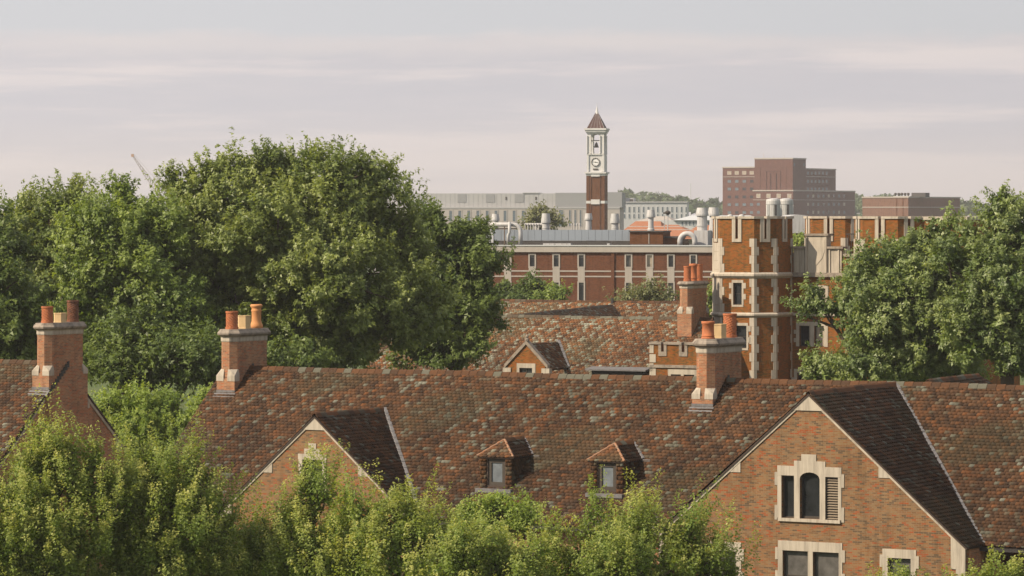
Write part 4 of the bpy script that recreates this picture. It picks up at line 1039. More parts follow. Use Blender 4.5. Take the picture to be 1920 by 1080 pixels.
        MB().lathe(xc, y, [(R1 * 1.03, zm_ + .03), (R1 * 1.03, zm_ + .16)], 18).build('band', 'grey_stack', st)
        MB().lathe(xc, y, [(R1 * flare * 1.1, zb_ + (zm_ - zb_) * .33), (R1 * flare * 1.1, zb_ + (zm_ - zb_) * .40)], 18).build('flange', 'grey_stack', st)
        return st
    stack(929, 7.5, 401, 414, 436, 9); stack(1023.5, 9, 400, 418.5, 433, 9, 'grey_stack', .8); stack(1103.5, 7.6, 400, 412.5, 433, 9)
    stack(1153, 9, 400.5, 419, 433, 9, 'grey_stack', .74); stack(1220.5, 8.4, 393.5, 408, 438, 9, 'white_paint', .62)
    stack(1316.5, 12, 389.5, 405, 434, 8, 'white_paint', .8); stack(1338, 11, 389, 405, 434, 11, 'white_paint', .7)
    for a in list(range(985, 1013, 5)) + list(range(1072, 1092, 5)):
        s = (f.O[1] + 9) / F; m = MB(); m.lathe(X(a, 9), 9, [(1.1 * s, Z(434, 9)), (1.1 * s, Z(422.5, 9)), (1.9 * s, Z(422, 9)), (1.9 * s, Z(419.5, 9)), (.8 * s, Z(419, 9))], 10); m.build('small_vent', 'white_paint', B)
    MB().tube([(X(984, 9.4), 9.4, Z(421, 9.4)), (X(1020, 9.4), 9.4, Z(421, 9.4))], .16, 8).build('manifold', 'white_paint', B)
    # brick penthouse with dark caps, duct elbow and housing
    y = 3.2
    ph = box('penthouse', 'brick_tower', B, X(1181, y), X(1243, y), y, y + 5, Z(458, y), Z(435, y))
    box('penthouse_cap', 'roofing', ph, X(1179.5, y), X(1244.5, y), y - .2, y + 5.2, Z(435, y) + .003, Z(432.6, y))
    box('penthouse_pier', 'concrete', ph, X(1216, y), X(1217.5, y), y - .06, y - .002, Z(457, y), Z(438, y))
    lb = box('plant_box', 'brick_tower', B, X(1245, 4), X(1274, 4), 4, 8, Z(458, 4), Z(446, 4)); box('plant_box_cap', 'roofing', lb, X(1244.5, 4), X(1275, 4), 3.8, 8.2, Z(446, 4) + .003, Z(443, 4))
    y = 3.5; cx, cz, rr = X(1289, y), Z(456, y), .85
    arcp = [(cx - rr * math.cos(t), y, cz + .25 + rr * math.sin(t)) for t in (math.pi * k / 12 for k in range(13))]
    MB().tube([(cx - rr, y, cz - .3)] + arcp + [(cx + rr, y, cz - .3)], .30, 14).build('duct_elbow', 'white_paint', B, True)
    MB().tube([(X(1274, y), y + .4, cz + .1), (X(1290, y), y + .4, cz + .1)], .4, 12).build('fan_housing', 'rust_pipe', B, True)
    box('plant_housing', 'white_paint', B, X(1301, 4.5), X(1327, 4.5), 4.5, 8, Z(459, 4.5), Z(432, 4.5))
    box('plant_housing', 'grey_stack', B, X(1328, 7), X(1350, 7), 7, 11, Z(459, 7), Z(431, 7))
    y = 12; xm = X(1252, y); MB().tube([(xm, y, Z(450, y)), (xm, y, Z(398, y))], .07, 6).tube([(xm - .4, y, Z(430, y)), (xm - .4, y, Z(404, y))], .05, 6).box(xm - .4, xm, y - .03, y + .03, Z(412, y), Z(411, y)).build('mast', 'white_paint', B)
    MB().lathe(xm, y, [(.1, Z(403, y)), (.34, Z(400, y)), (.34, Z(397, y)), (.1, Z(394.5, y))], 10).box(xm - .5, xm - .16, y - .2, y + .2, Z(401, y), Z(398, y)).build('weather_sensor', 'bronze', B)
build_laboratory()

# ------------------------------------------------------------------ clock tower
def build_clock_tower():
    f = Frame(1100, 920, 11)
    T = f.thing('clock_tower', 'tall brick clock tower with pale belfry, clock face and dark red pyramid roof', 'clock tower')
    wd = f.x(1133) ; dp = 6.0
    # place so that the front face spans 1100..1133
    Z = lambda py: f.z(py)
    cx, cy = wd / 2, wd / 2
    sq = lambda o: (-o, wd + o, -o, wd + o)
    s = MB(); s.box(0, wd, 0, wd, 0, Z(326)); so = s.build('shaft', 'brick_tower', T)
    for p in (.24, .76):
        for face in range(2):
            a = wd * p
            if face == 0: box('pilaster', 'brick_tower', so, a - .1, a + .1, -.12, -.002, 0, Z(327))
    for x0 in (-.08, wd - .62): box('corner_pier', 'brick_tower', so, x0, x0 + .7, -.1, wd + .1, 0, Z(327))
    for (p0, p1, o) in ((381.5, 376.5, .12), (329.5, 325.5, .18), (325.3, 322.5, .5)): box('stone_band', 'tower_stone', T, *sq(o), Z(p0), Z(p1))
    for p0, p1, w_ in ((383, 374, .25), (331, 323.5, .25)): box('keystone', 'tower_stone', T, wd * (.5 - w_), wd * (.5 + w_), -.3, -.13, Z(p0), Z(p1))
    ck = box('clock_stage', 'tower_stone', T, .25, wd - .25, .25, wd - .25, Z(322.4), Z(290.5))
    for x0 in (.02, wd - .5): box('corner_pier', 'tower_stone', ck, x0, x0 + .48, .02, wd - .02, Z(322), Z(291))
    box('stone_band', 'tower_stone', T, *sq(.0), Z(290.4), Z(288))
    # clock
    zc = Z(304); yf = .2; r = 8.0 / F * 920
    def disc(r0, r1, y0, y1, n=28):
        m = MB(); rg = []
        for k in range(n):
            t = 2 * math.pi * k / n; rg.append((math.cos(t), math.sin(t)))
        if r0 == 0:
            m.xprism([(cx + r1 * a, zc + r1 * b) for a, b in rg], y0, y1)
        else:
            rings = []
            for rr, yy in ((r0, y1), (r0, y0), (r1, y0), (r1, y1)): rings.append([(cx + rr * a, yy, zc + rr * b) for a, b in rg])
            m.loft(rings, False)
        return m
    cf = disc(0, r * .9, yf - .06, yf + .04).build('clock_face', 'clock_face', T)
    disc(r * .86, r, yf - .16, yf + .03).build('clock_ring', 'bronze', cf)
    for k in range(12):
        t = math.pi / 6 * k; a, b = math.sin(t), math.cos(t); q0, q1 = r * .66, r * .8
        MB().tube([(cx + a * q0, yf - .08, zc + b * q0), (cx + a * q1, yf - .08, zc + b * q1)], .05, 4).build('hour_mark', 'bronze', cf)
    for ang, ln, w_ in ((R(97), .52, .10), (R(276), .72, .07)):
        a, b = math.sin(ang), math.cos(ang); MB().tube([(cx - a * .2, yf - .1, zc - b * .2), (cx + a * r * ln, yf - .1, zc + b * r * ln)], [w_, w_ * .6], 5).build('clock_hand', 'bronze', cf)
    box('name_plate', 'bronze', ck, cx - .62, cx + .62, .1, .24, Z(318.5), Z(316))
    # belfry
    zb0, zb1 = Z(288) + .003, Z(250)
    for ix in (0, 1):
        for iy in (0, 1):
            x0 = .12 if ix == 0 else wd - 1.02; y0 = .12 if iy == 0 else wd - 1.02
            pr = box('belfry_pier', 'tower_stone', T, x0, x0 + .9, y0, y0 + .9, zb0, zb1)
            for dx in (-.12, .78):
                MB().lathe(x0 + .06 + dx + .06, y0 - .14 if iy == 0 else y0 + 1.0, [(.16, zb0), (.16, zb0 + .3), (.12, zb0 + .4), (.12, zb1 - 1.0), (.17, zb1 - .8), (.17, zb1 - .6)], 8).build('column', 'tower_stone', pr)
    for y0 in (.3, wd - .62):         # arches front and back
        n = 10; x0, x1 = 1.0, wd - 1.0; zs = Z(257); rr = (x1 - x0) / 2
        pts = [(x0 - .3, zs), (x0, zs)] + [(cx - rr * math.cos(math.pi * k / n), zs + min(rr, zb1 - zs - .25) * math.sin(math.pi * k / n)) for k in range(1, n)] + [(x1, zs), (x1 + .3, zs), (x1 + .3, zb1), (x0 - .3, zb1)]
        MB().wall(pts, [], y0, .3).build('arch', 'tower_stone', T)
    for x0 in (.3, wd - .62):
        box('side_lintel', 'tower_stone', T, x0, x0 + .3, 1.0, wd - 1.0, Z(253), zb1)
    box('bell_beam', 'bronze', T, .5, wd - .5, cy - .1, cy + .1, Z(264), Z(262.5))
    MB().lathe(cx - .15, cy, [(.62, Z(276.5)), (.60, Z(275.5)), (.42, Z(272)), (.30, Z(268.5)), (.1, Z(267.5)), (.06, Z(263.5))], 14).build('bell', 'bronze', T, True)
    MB().lathe(cx + 1.0, cy + 1.0, [(.3, Z(272.5)), (.22, Z(269)), (.06, Z(267)), (.05, Z(263))], 10).build('bell', 'bronze', T, True)
    box('bell_rail', 'tower_stone', T, .9, wd - .9, .3, .42, Z(266.2), Z(265))
    for p0, p1, o in ((250, 247.5, .12), (247.4, 244, .34), (243.9, 240.5, .55)): box('cornice', 'tower_stone', T, *sq(o), Z(p0), Z(p1))
    zr0, zr1 = Z(240.4), Z(206); o = -.05
    rf = MB().add([(-o, -o, zr0), (wd + o, -o, zr0), (wd + o, wd + o, zr0), (-o, wd + o, zr0), (cx, cy, zr1)], [(0, 1, 4), (1, 2, 4), (2, 3, 4), (3, 0, 4), (0, 3, 2, 1)]).build('pyramid_roof', 'tower_roof', T)
    ap = Vector((cx, cy, zr1 + .03))
    for k in range(6):
        t = k / 5; q = Vector((-o + (wd + 2 * o) * t, -o, zr0)); MB().tube([q, q.lerp(ap, .97)], [.035, .015], 5).build('seam', 'grey_stack', rf)
        q = Vector((-o, -o + (wd + 2 * o) * t, zr0)); MB().tube([q, q.lerp(ap, .97)], [.035, .015], 5).build('seam', 'grey_stack', rf)
    MB().lathe(cx, cy, [(.52, zr1 - 1.0), (.30, zr1 - .2), (.16, zr1 + .5), (.06, zr1 + .9), (.04, Z(196)), (.02, Z(190))], 8).build('finial', 'tower_stone', rf)
build_clock_tower()

# ------------------------------------------------------------------ far buildings
def side_window(parent, x, y0, y1, z0, z1, glass, frame='concrete', fw=.12):
    m = MB(); m.box(x - .06, x + .06, y0 - fw, y0, z0 - fw, z1 + fw).box(x - .06, x + .06, y1, y1 + fw, z0 - fw, z1 + fw).box(x - .06, x + .06, y0, y1, z0 - fw, z0).box(x - .06, x + .06, y0, y1, z1, z1 + fw)
    w = m.build('window', frame, parent); box('pane', glass, w, x - .03, x + .02, y0, y1, z0, z1)
def build_far():
    # tan and grey slab building
    f = Frame(980, 1100, 4)
    B = f.thing('campus_building', 'long pale grey flat-roofed building with dark square panels behind the clock tower', 'building')
    X = f.x; Z = lambda py, y=0: f.z(py, 0, y)
    lo = box('lower_wall', 'panel_tan', B, X(700), X(1162), 0, 30, 0, Z(389))
    up = box('upper_wall', 'panel_grey', B, X(700), X(1041), 1.5, 28, Z(389) + .003, Z(362.5))
    up2 = box('upper_wall', 'panel_dark', B, X(1041) + .01, X(1166), .5, 28, Z(389) + .003, Z(361.5))
    box('stair_box', 'panel_grey', up, X(980, 1.4), X(1010, 1.4), 1.3, 20, Z(362.4), Z(361))
    p = 705
    while p < 1038:
        box('panel_joint', 'panel_dark', up, X(p, 1.5) - .025, X(p, 1.5) + .025, 1.47, 1.498, Z(388), Z(363)); p += 8.7
    for a, b in ((858, 874), (911, 927.5), (965, 982)): box('dark_panel', 'panel_dark', up, X(a, 1.5), X(b, 1.5), 1.42, 1.49, Z(379.5), Z(364))
    for a in (949, 1005): box('vent', 'roofing', up, X(a - 1.5, 1.5), X(a + 1.5, 1.5), 1.42, 1.49, Z(375), Z(369))
    for c in (845, 862, 879, 896, 913.5, 930, 947, 964, 981, 998, 1015): far_window(lo, f, X(c - 2.6), X(c + 2.6), Z(415), Z(395), -.03, 'glass_far', 'panel_tan', .25)
    for a, b in ((1048, 1056), (1067, 1070), (1077, 1080), (1087, 1090)): far_window(lo, f, X(a), X(b), Z(424), Z(394), -.03, 'glass_far', 'panel_tan', .15)
    box('plinth_band', 'panel_grey', lo, X(700), X(1162), -.12, -.002, Z(391), Z(388.5))
    # grey penthouse and pale glassy range to the right of the tower
    f = Frame(1200, 1180, 4); X = f.x; Z = lambda py, y=0: f.z(py, 0, y)
    B = f.thing('campus_building', 'pale glassy building with rows of tall windows right of the clock tower', 'building')
    w = box('front_wall', 'panel_white', B, X(1100), X(1288), 0, 25, 0, Z(380))
    box('cornice', 'panel_grey', w, X(1100) - .1, X(1288) + .2, -.3, 25, Z(380) + .003, Z(377.8))
    box('roof_house', 'panel_grey', B, X(1128), X(1187), 6, 22, Z(380) + .01, Z(371))
    box('roof_house', 'panel_dark', B, X(1128) - .5, X(1166), 4, 5.9, Z(380) + .01, Z(360))
    box('roof_vent', 'roofing', B, X(1180), X(1186), 4, 5.5, Z(379), Z(373.5))
    for r0, r1 in ((388, 398), (401.5, 409)):
        for c in np.arange(1171, 1287, 8.9): far_window(w, f, X(c - 1.3), X(c + 1.3), Z(r1), Z(r0), -.03, 'glass_far', 'panel_white', .1)
    # orange-roofed halls
    f = Frame(1230, 680, 15); X = f.x; Z = lambda py, y=0: f.z(py, 0, y)
    B = f.thing('tiled_hall', 'low hall with orange tile roofs behind the exhaust stacks', 'hall')
    box('wall', 'panel_tan', B, X(1160), X(1345), 0, 24, 0, Z(446))
    def hip(name, px0, px1, pe, pr, y0, y1, ins):
        x0, x1, ze, zr = X(px0, y0), X(px1, y0), Z(pe, y0), Z(pr, y0); ym = (y0 + y1) / 2
        return MB().add([(x0, y0, ze), (x1, y0, ze), (x1, y1, ze), (x0, y1, ze), (x0 + ins, ym, zr), (x1 - ins, ym, zr)], [(0, 1, 5, 4), (1, 2, 5), (2, 3, 4, 5), (3, 0, 4), (0, 3, 2, 1)]).build(name, 'orange_roof', B)
    hip('roof', 1156, 1243, 441, 415, 12, 26, 2.0); hip('roof', 1178, 1312, 448, 421.5, -1, 12, 5.5); hip('roof', 1262, 1372, 448, 422, -2.5, 10, 3.5)
    for q in (430, 424): box('roof_rail', 'white_paint', B, X(1175, -3), X(1300, -3), -3, -2.9, Z(q + 1, -3), Z(q, -3))
    f = Frame(1260, 760, 8); X = f.x; Z = lambda py, y=0: f.z(py, 0, y)
    B = f.thing('white_hall', 'low white building with shallow pale roof beyond the orange roofs', 'building')
    box('wall', 'panel_white', B, X(1230), X(1420), 0, 20, 0, Z(413))
    x0, x1 = X(1190), X(1262); MB().add([(x0, 0, Z(415.5)), (x1, 0, Z(415.5)), (x1, 18, Z(415.5)), (x0, 18, Z(415.5)), ((x0 + x1) / 2 - 1, 9, Z(405.5)), ((x0 + x1) / 2 + 2, 9, Z(405.5))], [(0, 1, 5, 4), (1, 2, 5), (2, 3, 4, 5), (3, 0, 4), (0, 3, 2, 1)]).build('roof', 'concrete', B)
    x0, x1 = X(1262), X(1420); MB().add([(x0, -.5, Z(413) + .01), (x1, -.5, Z(413) + .01), (x1, 20, Z(413) + .01), (x0, 20, Z(413) + .01), (x0 + 3, 8, Z(404)), (x1 - 2, 8, Z(404))], [(0, 1, 5, 4), (1, 2, 5), (2, 3, 4, 5), (3, 0, 4), (0, 3, 2, 1)]).build('roof', 'panel_white', B)
    for c in np.arange(1278, 1400, 7): far_window(B, f, X(c), X(c + 3), Z(423), Z(415.5), -.03, 'glass_far', 'panel_white', .1)
    # stepped brick block
    f = Frame(1487, 1800, 27); X = f.x; Yy = f.y; Z = lambda py, x=0, y=0: f.z(py, x, y)
    B = f.thing('brick_tower_block', 'stepped reddish brick tower block on the skyline', 'building')
    xl = X(1412); yr = Yy(1603)
    def blk(name, x0, x1, y0, y1, py):
        z = f.z(py, (x0 + x1) / 2, y0); o = box(name, 'brick_hosp', B, x0, x1, y0, y1, 0, z); box('parapet', 'concrete', o, x0 - .25, x1 + .25, y0 - .25, y1 + .25, z + .01, z + .6); return o, z
    low, zl = blk('low_wing', xl, 0, 0, yr, 358.5)
    cen, zc = blk('centre_block', X(1415, 1), -.6, 1, Yy(1511, -.6), 298.5)
    rgt, zr = blk('side_wing', -16, -1.2, Yy(1511, -.6) + .02, Yy(1567, -1.2), 317.5)
    lft, zl2 = blk('end_wing', X(1355, 3), X(1416, 3), 3, 24, 315)
    zf = lambda py: f.z(py, 0, 3)
    xc0, xc1 = X(1424, 1), X(1475, 1)
    for k, (i0, d) in enumerate(((0, .12), (3.2, .24), (5.4, .36))):
        m = MB(); a, b = xc0 + i0, xc1 - i0; zt = f.z(312, a, 1) - i0 * .6
        m.box(a, a + .5, 1 - d, .998, f.z(358, a, 1), zt).box(b - .5, b, 1 - d, .998, f.z(358, a, 1), zt)
        if k < 2: m.box(a + .5, b - .5, 1 - d, .998, zt - .5, zt)
        m.build('brick_rib', 'brick_hosp', cen)
    glz = ('glass_far', 'glass_far', 'glass', 'glass_far', 'glass_tan')
    for c in (1367.5, 1381.5, 1395.5, 1409.5):
        for j, r in enumerate((323.5, 339.5, 354, 369, 383.5, 398.5)):
            far_window(lft, f, X(c - 3.2, 3), X(c + 3.2, 3), zf(r + 2.6), zf(r - 2.6), 2.97, 'glass_tan' if j == 0 else rnd.choice(glz[:3]), 'concrete' if j == 0 else 'brick_hosp', .2)
    for c in (1422, 1441, 1460, 1480):
        far_window(low, f, X(c - 2.8), X(c + 2.8), f.z(370, X(c)), f.z(364.5, X(c)), -.03, 'glass_tan', 'concrete', .3)
        for r in (383, 398): far_window(low, f, X(c - 2.8), X(c + 2.8), f.z(r + 2.4, X(c)), f.z(r - 2.4, X(c)), -.03, 'glass_far', 'brick_hosp', .2)
    for c in np.arange(1515, 1552, 7.0):
        for r in (324.5, 340, 354.5): y0, y1 = Yy(c - 1.5, -1.2), Yy(c + 1.5, -1.2); side_window(rgt, -1.2, y0, y1, f.z(r + 2.8, 0, y0), f.z(r - 2.8, 0, y0), 'glass_far', 'brick_hosp')
    for c in np.arange(1515, 1586, 9.7):
        for r in (367.5, 383, 398): y0, y1 = Yy(c - 1.7), Yy(c + 1.7); side_window(low, 0, y0, y1, f.z(r + 2.8, 0, y0), f.z(r - 2.8, 0, y0), rnd.choice(glz), 'brick_hosp')
    for p in (1489.5, 1507.5): y0 = Yy(p - 1.2, -.6); side_window(cen, -.6, y0, Yy(p + 1.2, -.6), f.z(311, 0, y0), f.z(306, 0, y0), 'glass_far', 'brick_hosp')
    for q in (331, 374): pass
    box('stone_band', 'concrete', lft, X(1355, 3) - .1, X(1416, 3), 2.8, 2.998, zf(331.5), zf(330.5))
    box('stone_band', 'concrete', rgt, -1.198, -1.0, Yy(1511, -.6) + .1, Yy(1567, -1.2), f.z(332, 0, 40), f.z(331, 0, 40))
    box('stone_band', 'concrete', low, xl, .15, -.15, -.002, f.z(375.2), f.z(374.2)); box('stone_band', 'concrete', low, .002, .15, 0, yr, f.z(375.2), f.z(374.2))
    for p, t in ((1450, 292), (1470, 291), (1432, 288)): MB().tube([(X(p, 8), 8, zc), (X(p, 8), 8, f.z(t, 0, 8))], .14, 5).build('antenna', 'crane', cen)
    # brick box
    f = Frame(1703, 1400, 30); X = f.x; Yy = f.y
    B = f.thing('brick_block', 'windowless tan brick block with roof fans right of the stepped tower block', 'building')
    x0 = X(1617); y1 = Yy(1800); z1 = f.z(371)
    b = box('wall', 'brick_box', B, x0, 0, 0, y1, 0, z1)
    box('parapet', 'concrete', b, x0 - .2, .2, -.2, y1 + .2, z1 + .01, z1 + .5)
    for yy in (0,): box('stone_band', 'concrete', b, x0, .12, -.12, -.002, f.z(389.2), f.z(387.6)); box('stone_band', 'concrete', b, .002, .12, 0, y1, f.z(389.2), f.z(387.6))
    for p in (1680, 1692): box('pilaster', 'brick_tower', b, X(p), X(p + 2), -.1, -.003, 0, z1)
    ru = box('roof_unit', 'roofing', B, X(1709, 10), X(1735, 10), 10, 14, z1 + .3, f.z(361.5, 0, 10)); 
    for p in np.arange(1679, 1706, 6): MB().lathe(X(p, 10), 10, [(.3, z1), (.3, f.z(366, 0, 10)), (.55, f.z(365, 0, 10)), (.55, f.z(362.5, 0, 10)), (.3, f.z(361.5, 0, 10))], 10).build('roof_fan', 'bronze', B)
    box('fan_curb', 'grey_stack', B, X(1676, 10), X(1708, 10), 9.4, 10.6, z1 + .02, f.z(367.5, 0, 10))
    # white tanks above the gatehouse turret
    for p, lab in ((1450.5, 'left of the pair of white metal tanks standing above the left turret'), (1473.5, 'right of the pair of white metal tanks standing above the left turret')):
        f = Frame(p, 520, 10); s = 520 / F
        T = f.thing('storage_tank', lab, 'tank', 'pair of white tanks'); Z = f.z
        r = 14.2 * s; MB().lathe(0, 0, [(r, 0), (r, Z(377)), (r * .93, Z(373.5)), (r * .4, Z(372)), (.05, Z(371.7))], 24).build('shell', 'white_paint', T, False)
        for a in (-2.2, -1.2, -.5): MB().box(math.cos(a) * (r + .03) - .16, math.cos(a) * (r + .03) + .16, math.sin(a) * (r + .03) - .1, math.sin(a) * (r + .03) + .1, Z(404), Z(384)).build('louvre', 'gutter' if a == -1.2 else 'grey_stack', T)
        MB().lathe(0, 0, [(r + .05, Z(383)), (r + .05, Z(382))], 24).build('hoop', 'grey_stack', T)
    for p, lab in ((1369, 'small white roof dome behind the left turret, the left one'), (1390.5, 'small white roof dome behind the left turret, the right one')):
        f = Frame(p, 330, 0); s = 330 / F
        T = f.thing('roof_dome', lab, 'dome', 'white roof domes'); MB().lathe(0, 0, [(5.6 * s, 0), (5.6 * s, f.z(405)), (4.6 * s, f.z(403.2)), (2.6 * s, f.z(402.2)), (.02, f.z(401.8))], 16).build('dome', 'white_paint', T, True)
    f = Frame(1498, 470, 0)
    T = f.thing('pale_hall', 'pale vaulted roof glimpsed between the gatehouse turrets', 'building')
    MB().loft([[(x, y, 22 - (413 - 400) / F * 470 + .0 + .7 * math.sin(math.pi * k / 8)) if 0 < k < 8 else (x, y, 19.5) for k, x in enumerate(np.linspace(-2.6, 2.6, 9))] for y in (0, 14)]).build('vaulted_roof', 'white_paint', T)
    box('wall', 'brick_far', T, -2.5, 2.5, .2, 13.8, 0, 19.5)
    # crane
    f = Frame(290, 1300, 0); a = at(249, 292, 1300); b = at(302, 372, 1300)
    Cn = f.thing('construction_crane', 'far construction crane boom leaning out above the left trees', 'crane')
    def L_(px, py, dy=0): q = at(px, py, 1300); return (q[0] - f.O[0], dy, q[2])
    p0, p1 = Vector(L_(249, 292)), Vector(L_(300, 366)); m = MB(); n = 16; s = Vector((.8, 0, .55)); d = Vector((0, .9, 0))
    ch = [(s * .5 + d * .5), (s * .5 - d * .5), (-s * .5 + d * .5), (-s * .5 - d * .5)]
    w_ = lambda t: .35 + .9 * min(1, t * 2.2)
    for c_ in ch: m.tube([p0 + c_ * w_(0), p0.lerp(p1, .5) + c_ * w_(.5), p1 + c_ * w_(1)], .09, 4)
    for k in range(n):
        t0, t1 = k / n, (k + 1) / n; q0, q1 = p0.lerp(p1, t0), p0.lerp(p1, t1)
        for i, j in ((0, 2), (1, 3), (2, 0), (0, 1), (2, 3)): m.tube([q0 + ch[i] * w_(t0), q1 + ch[j] * w_(t1)], .055, 3)
    m.build('boom', 'crane', Cn)
    MB().box(p0.x - .55, p0.x + .35, -.4, .4, p0.z - .4, p0.z + .6).build('boom_tip', 'crane_orange', Cn)
    MB().tube([p0 + Vector((.3, 0, .6)), Vector(L_(276, 318)), p1 + Vector((3.2, 0, .5))], .05, 4).build('stay_cable', 'crane', Cn)
    MB().tube([p1, (p1.x + 3, 0, 0)], .8, 6).build('mast', 'crane', Cn)
    f = Frame(1295, 2300, 0); T = f.thing('radio_mast', 'thin far radio mast above the tree line left of the stepped tower block', 'mast')
    MB().tube([(0, 0, 0), (0, 0, f.z(344))], [.35, .22], 5).build('mast', 'panel_white', T)
build_far()

# ------------------------------------------------------------------ trees
def unit(a): return a / np.maximum(np.linalg.norm(a, axis=-1, keepdims=True), 1e-9)
def leaf_mesh(name, P, A, Nn, S, tint, young, mat, tri3=False):
    """one folded pointed leaf (two triangles) per row"""
    n = len(P); side = unit(np.cross(Nn, A)); Nn = np.cross(A, side)
    l = S[:, None]; w = l * .36; fold = Nn * (l * .10)
    v = np.stack([P, P + A * l * .45 + side * w + fold, P + A * l, P + A * l * .45 - side * w + fold], 1).reshape(-1, 3).astype(np.float32)
    if tri3:                          # far crowns: one triangle per leaf
        w = l * .40; v = np.stack([P - A * l * .35 + side * w, P + A * l * .75 + fold, P - A * l * .35 - side * w], 1).reshape(-1, 3).astype(np.float32)
        me = bpy.data.meshes.new(name); me.vertices.add(n * 3); me.vertices.foreach_set('co', v.ravel())
        me.loops.add(n * 3); me.loops.foreach_set('vertex_index', np.arange(n * 3, dtype=np.int32)); me.polygons.add(n)
        me.polygons.foreach_set('loop_start', (np.arange(n) * 3).astype(np.int32)); me.update(calc_edges=True)
        for k, val in (('tint', tint), ('young', young)):
            a = me.attributes.new(k, 'FLOAT', 'POINT'); a.data.foreach_set('value', np.repeat(val, 3).astype(np.float32))
        me.materials.append(M[mat]); return me
    b = (np.arange(n) * 4)[:, None]; tri = np.concatenate([b + np.array([[0, 1, 2]]), b + np.array([[0, 2, 3]])], 1).astype(np.int32)
    me = bpy.data.meshes.new(name); me.vertices.add(n * 4); me.vertices.foreach_set('co', v.ravel())
    me.loops.add(n * 6); me.loops.foreach_set('vertex_index', tri.ravel()); me.polygons.add(n * 2)
    me.polygons.foreach_set('loop_start', (np.arange(n * 2) * 3).astype(np.int32)); me.update(calc_edges=True)
    for k, val in (('tint', tint), ('young', young)):
        a = me.attributes.new(k, 'FLOAT', 'POINT'); a.data.foreach_set('value', np.repeat(val, 4).astype(np.float32))
    me.materials.append(M[mat]); return me
def tree(name, label, px, Y, lobes, mat, seed, leaf=.2, dens=2.2, shoots=9, per=16, shoot=1.1, up=.55, spread=.28, clump=.55, group=None, young=.35, back=.5, base_dy=0, core=.15, cat='tree', vary=.62, twigs=12, fan=.5, trim=1.0, jag=.38, sink=0):
    """lobes = (px, py, dY, rx_px, rz_px): leafy masses of the crown, measured in the picture at depth Y + dY"""
    rg = np.random.default_rng(seed); base = np.array([(px - 960) / F * Y, Y + base_dy, 0.0])
    root = bpy.data.objects.new(name, None); C.objects.link(root); root.location = base; tag(root, label, cat, group)
    LC = []; LR = []; lobes = [(a_, b_ + sink, c_, d_, e_) for a_, b_, c_, d_, e_ in lobes]
    for (lx, ly, dy, rx, rz) in lobes:
        c = np.array(at(lx, ly, Y + dy)); k = (Y + dy) / F
        sh_ = shoot * .42 * trim; c = c - np.array([0, 0, shoot * up * .42 * trim]); rr = np.array([rx * k, (rx * .5 + rz * .4) * k, rz * k])
        LC.append(c); LR.append(np.maximum(rr - sh_ * np.array([.8, .6, .8]), rr * .45))
    LC, LR = np.array(LC), np.array(LR)
    CP = []; CD = []; CI = []; 
    for i, (c, r) in enumerate(zip(LC, LR)):
        area = 4 * math.pi * ((r[0] * r[1]) ** 1.6 / 3 + (r[0] * r[2]) ** 1.6 / 3 + (r[1] * r[2]) ** 1.6 / 3) ** (1 / 1.6)
        n = max(8, int(area * dens)); d = unit(rg.normal(size=(n, 3)))
        keep = (d[:, 2] > -.75) & ((d[:, 1] < .35) | (rg.random(n) < back)); d = d[keep]; n = len(d)
        lump = 1 + .10 * np.sin(d[:, 0] * 7 + seed) * np.cos(d[:, 2] * 6 + i * 1.7) + .08 * np.sin(d[:, 1] * 9 + i)
        rad = (1 - .55 * rg.random(n) ** 1.4) * lump
        p = c + d * r * rad[:, None]
        ok = np.ones(n, bool)
        for j in range(len(LC)):
            if j == i: continue
            q = np.linalg.norm((p - LC[j]) / LR[j], axis=1); ok &= ~((q < .62) & (rg.random(n) > .22))
        p, d = p[ok], d[ok]; CP.append(p); CD.append(d); CI.append(np.full(len(p), i))
    CP, CD, CI = np.concatenate(CP), np.concatenate(CD), np.concatenate(CI)
    upv = np.array([0, 0, 1.0]); cdir = unit(CD * (1 - up) + upv * up + rg.normal(size=CD.shape) * .22)
    nC = len(CP); ctint = rg.random(nC); csz = rg.uniform(1 - jag, 1 + jag, nC)
    si = np.repeat(np.arange(nC), np.maximum(2, (shoots * csz * rg.uniform(.7, 1.3, nC)).astype(int)))
    nS = len(si); sb = CP[si] + rg.normal(size=(nS, 3)) * (clump * csz[si])[:, None] * .22
    sdir = unit(cdir[si] + rg.normal(size=(nS, 3)) * fan); sL = shoot * rg.uniform(.6, 1.3, nS) * csz[si]
    li = np.repeat(np.arange(nS), np.maximum(3, (per * rg.uniform(.7, 1.3, nS)).astype(int))); nL = len(li)
    t = .12 + .88 * rg.random(nL) ** .8; g = rg.normal(size=(nL, 3)).clip(-1.6, 1.6); sd_ = sdir[li]
    perp = g - sd_ * (g * sd_).sum(1, keepdims=True)
    P = sb[li] + sd_ * (sL[li] * t)[:, None] + perp * (spread * (1.0 - .72 * t))[:, None]
    A = unit(unit(perp) * .7 + sd_ * .35 + rg.normal(size=(nL, 3)) * .45 + np.array([0, 0, -.25]))
    ax = P - (CP[si][li] + cdir[si][li] * (shoot * .35)); Nn = unit(unit(ax) * .70 + upv * .30 + np.array(to_sun) * .35 + CD[si][li] * .25 + rg.normal(size=(nL, 3)) * .30)
    S = leaf * rg.uniform(.6, 1.3, nL) * (1.08 - .35 * t)
    tint = (vary * ctint[si][li] + (1 - vary) * rg.random(nL)).clip(0, 1)
    yg = (young * (t ** 2.2) * (.35 + .65 * rg.random(nL)) * (.25 + 1.1 * ctint[si][li])).clip(0, 1)
    # shaded inner leaves that close the crown
    nc = int(nL * core)
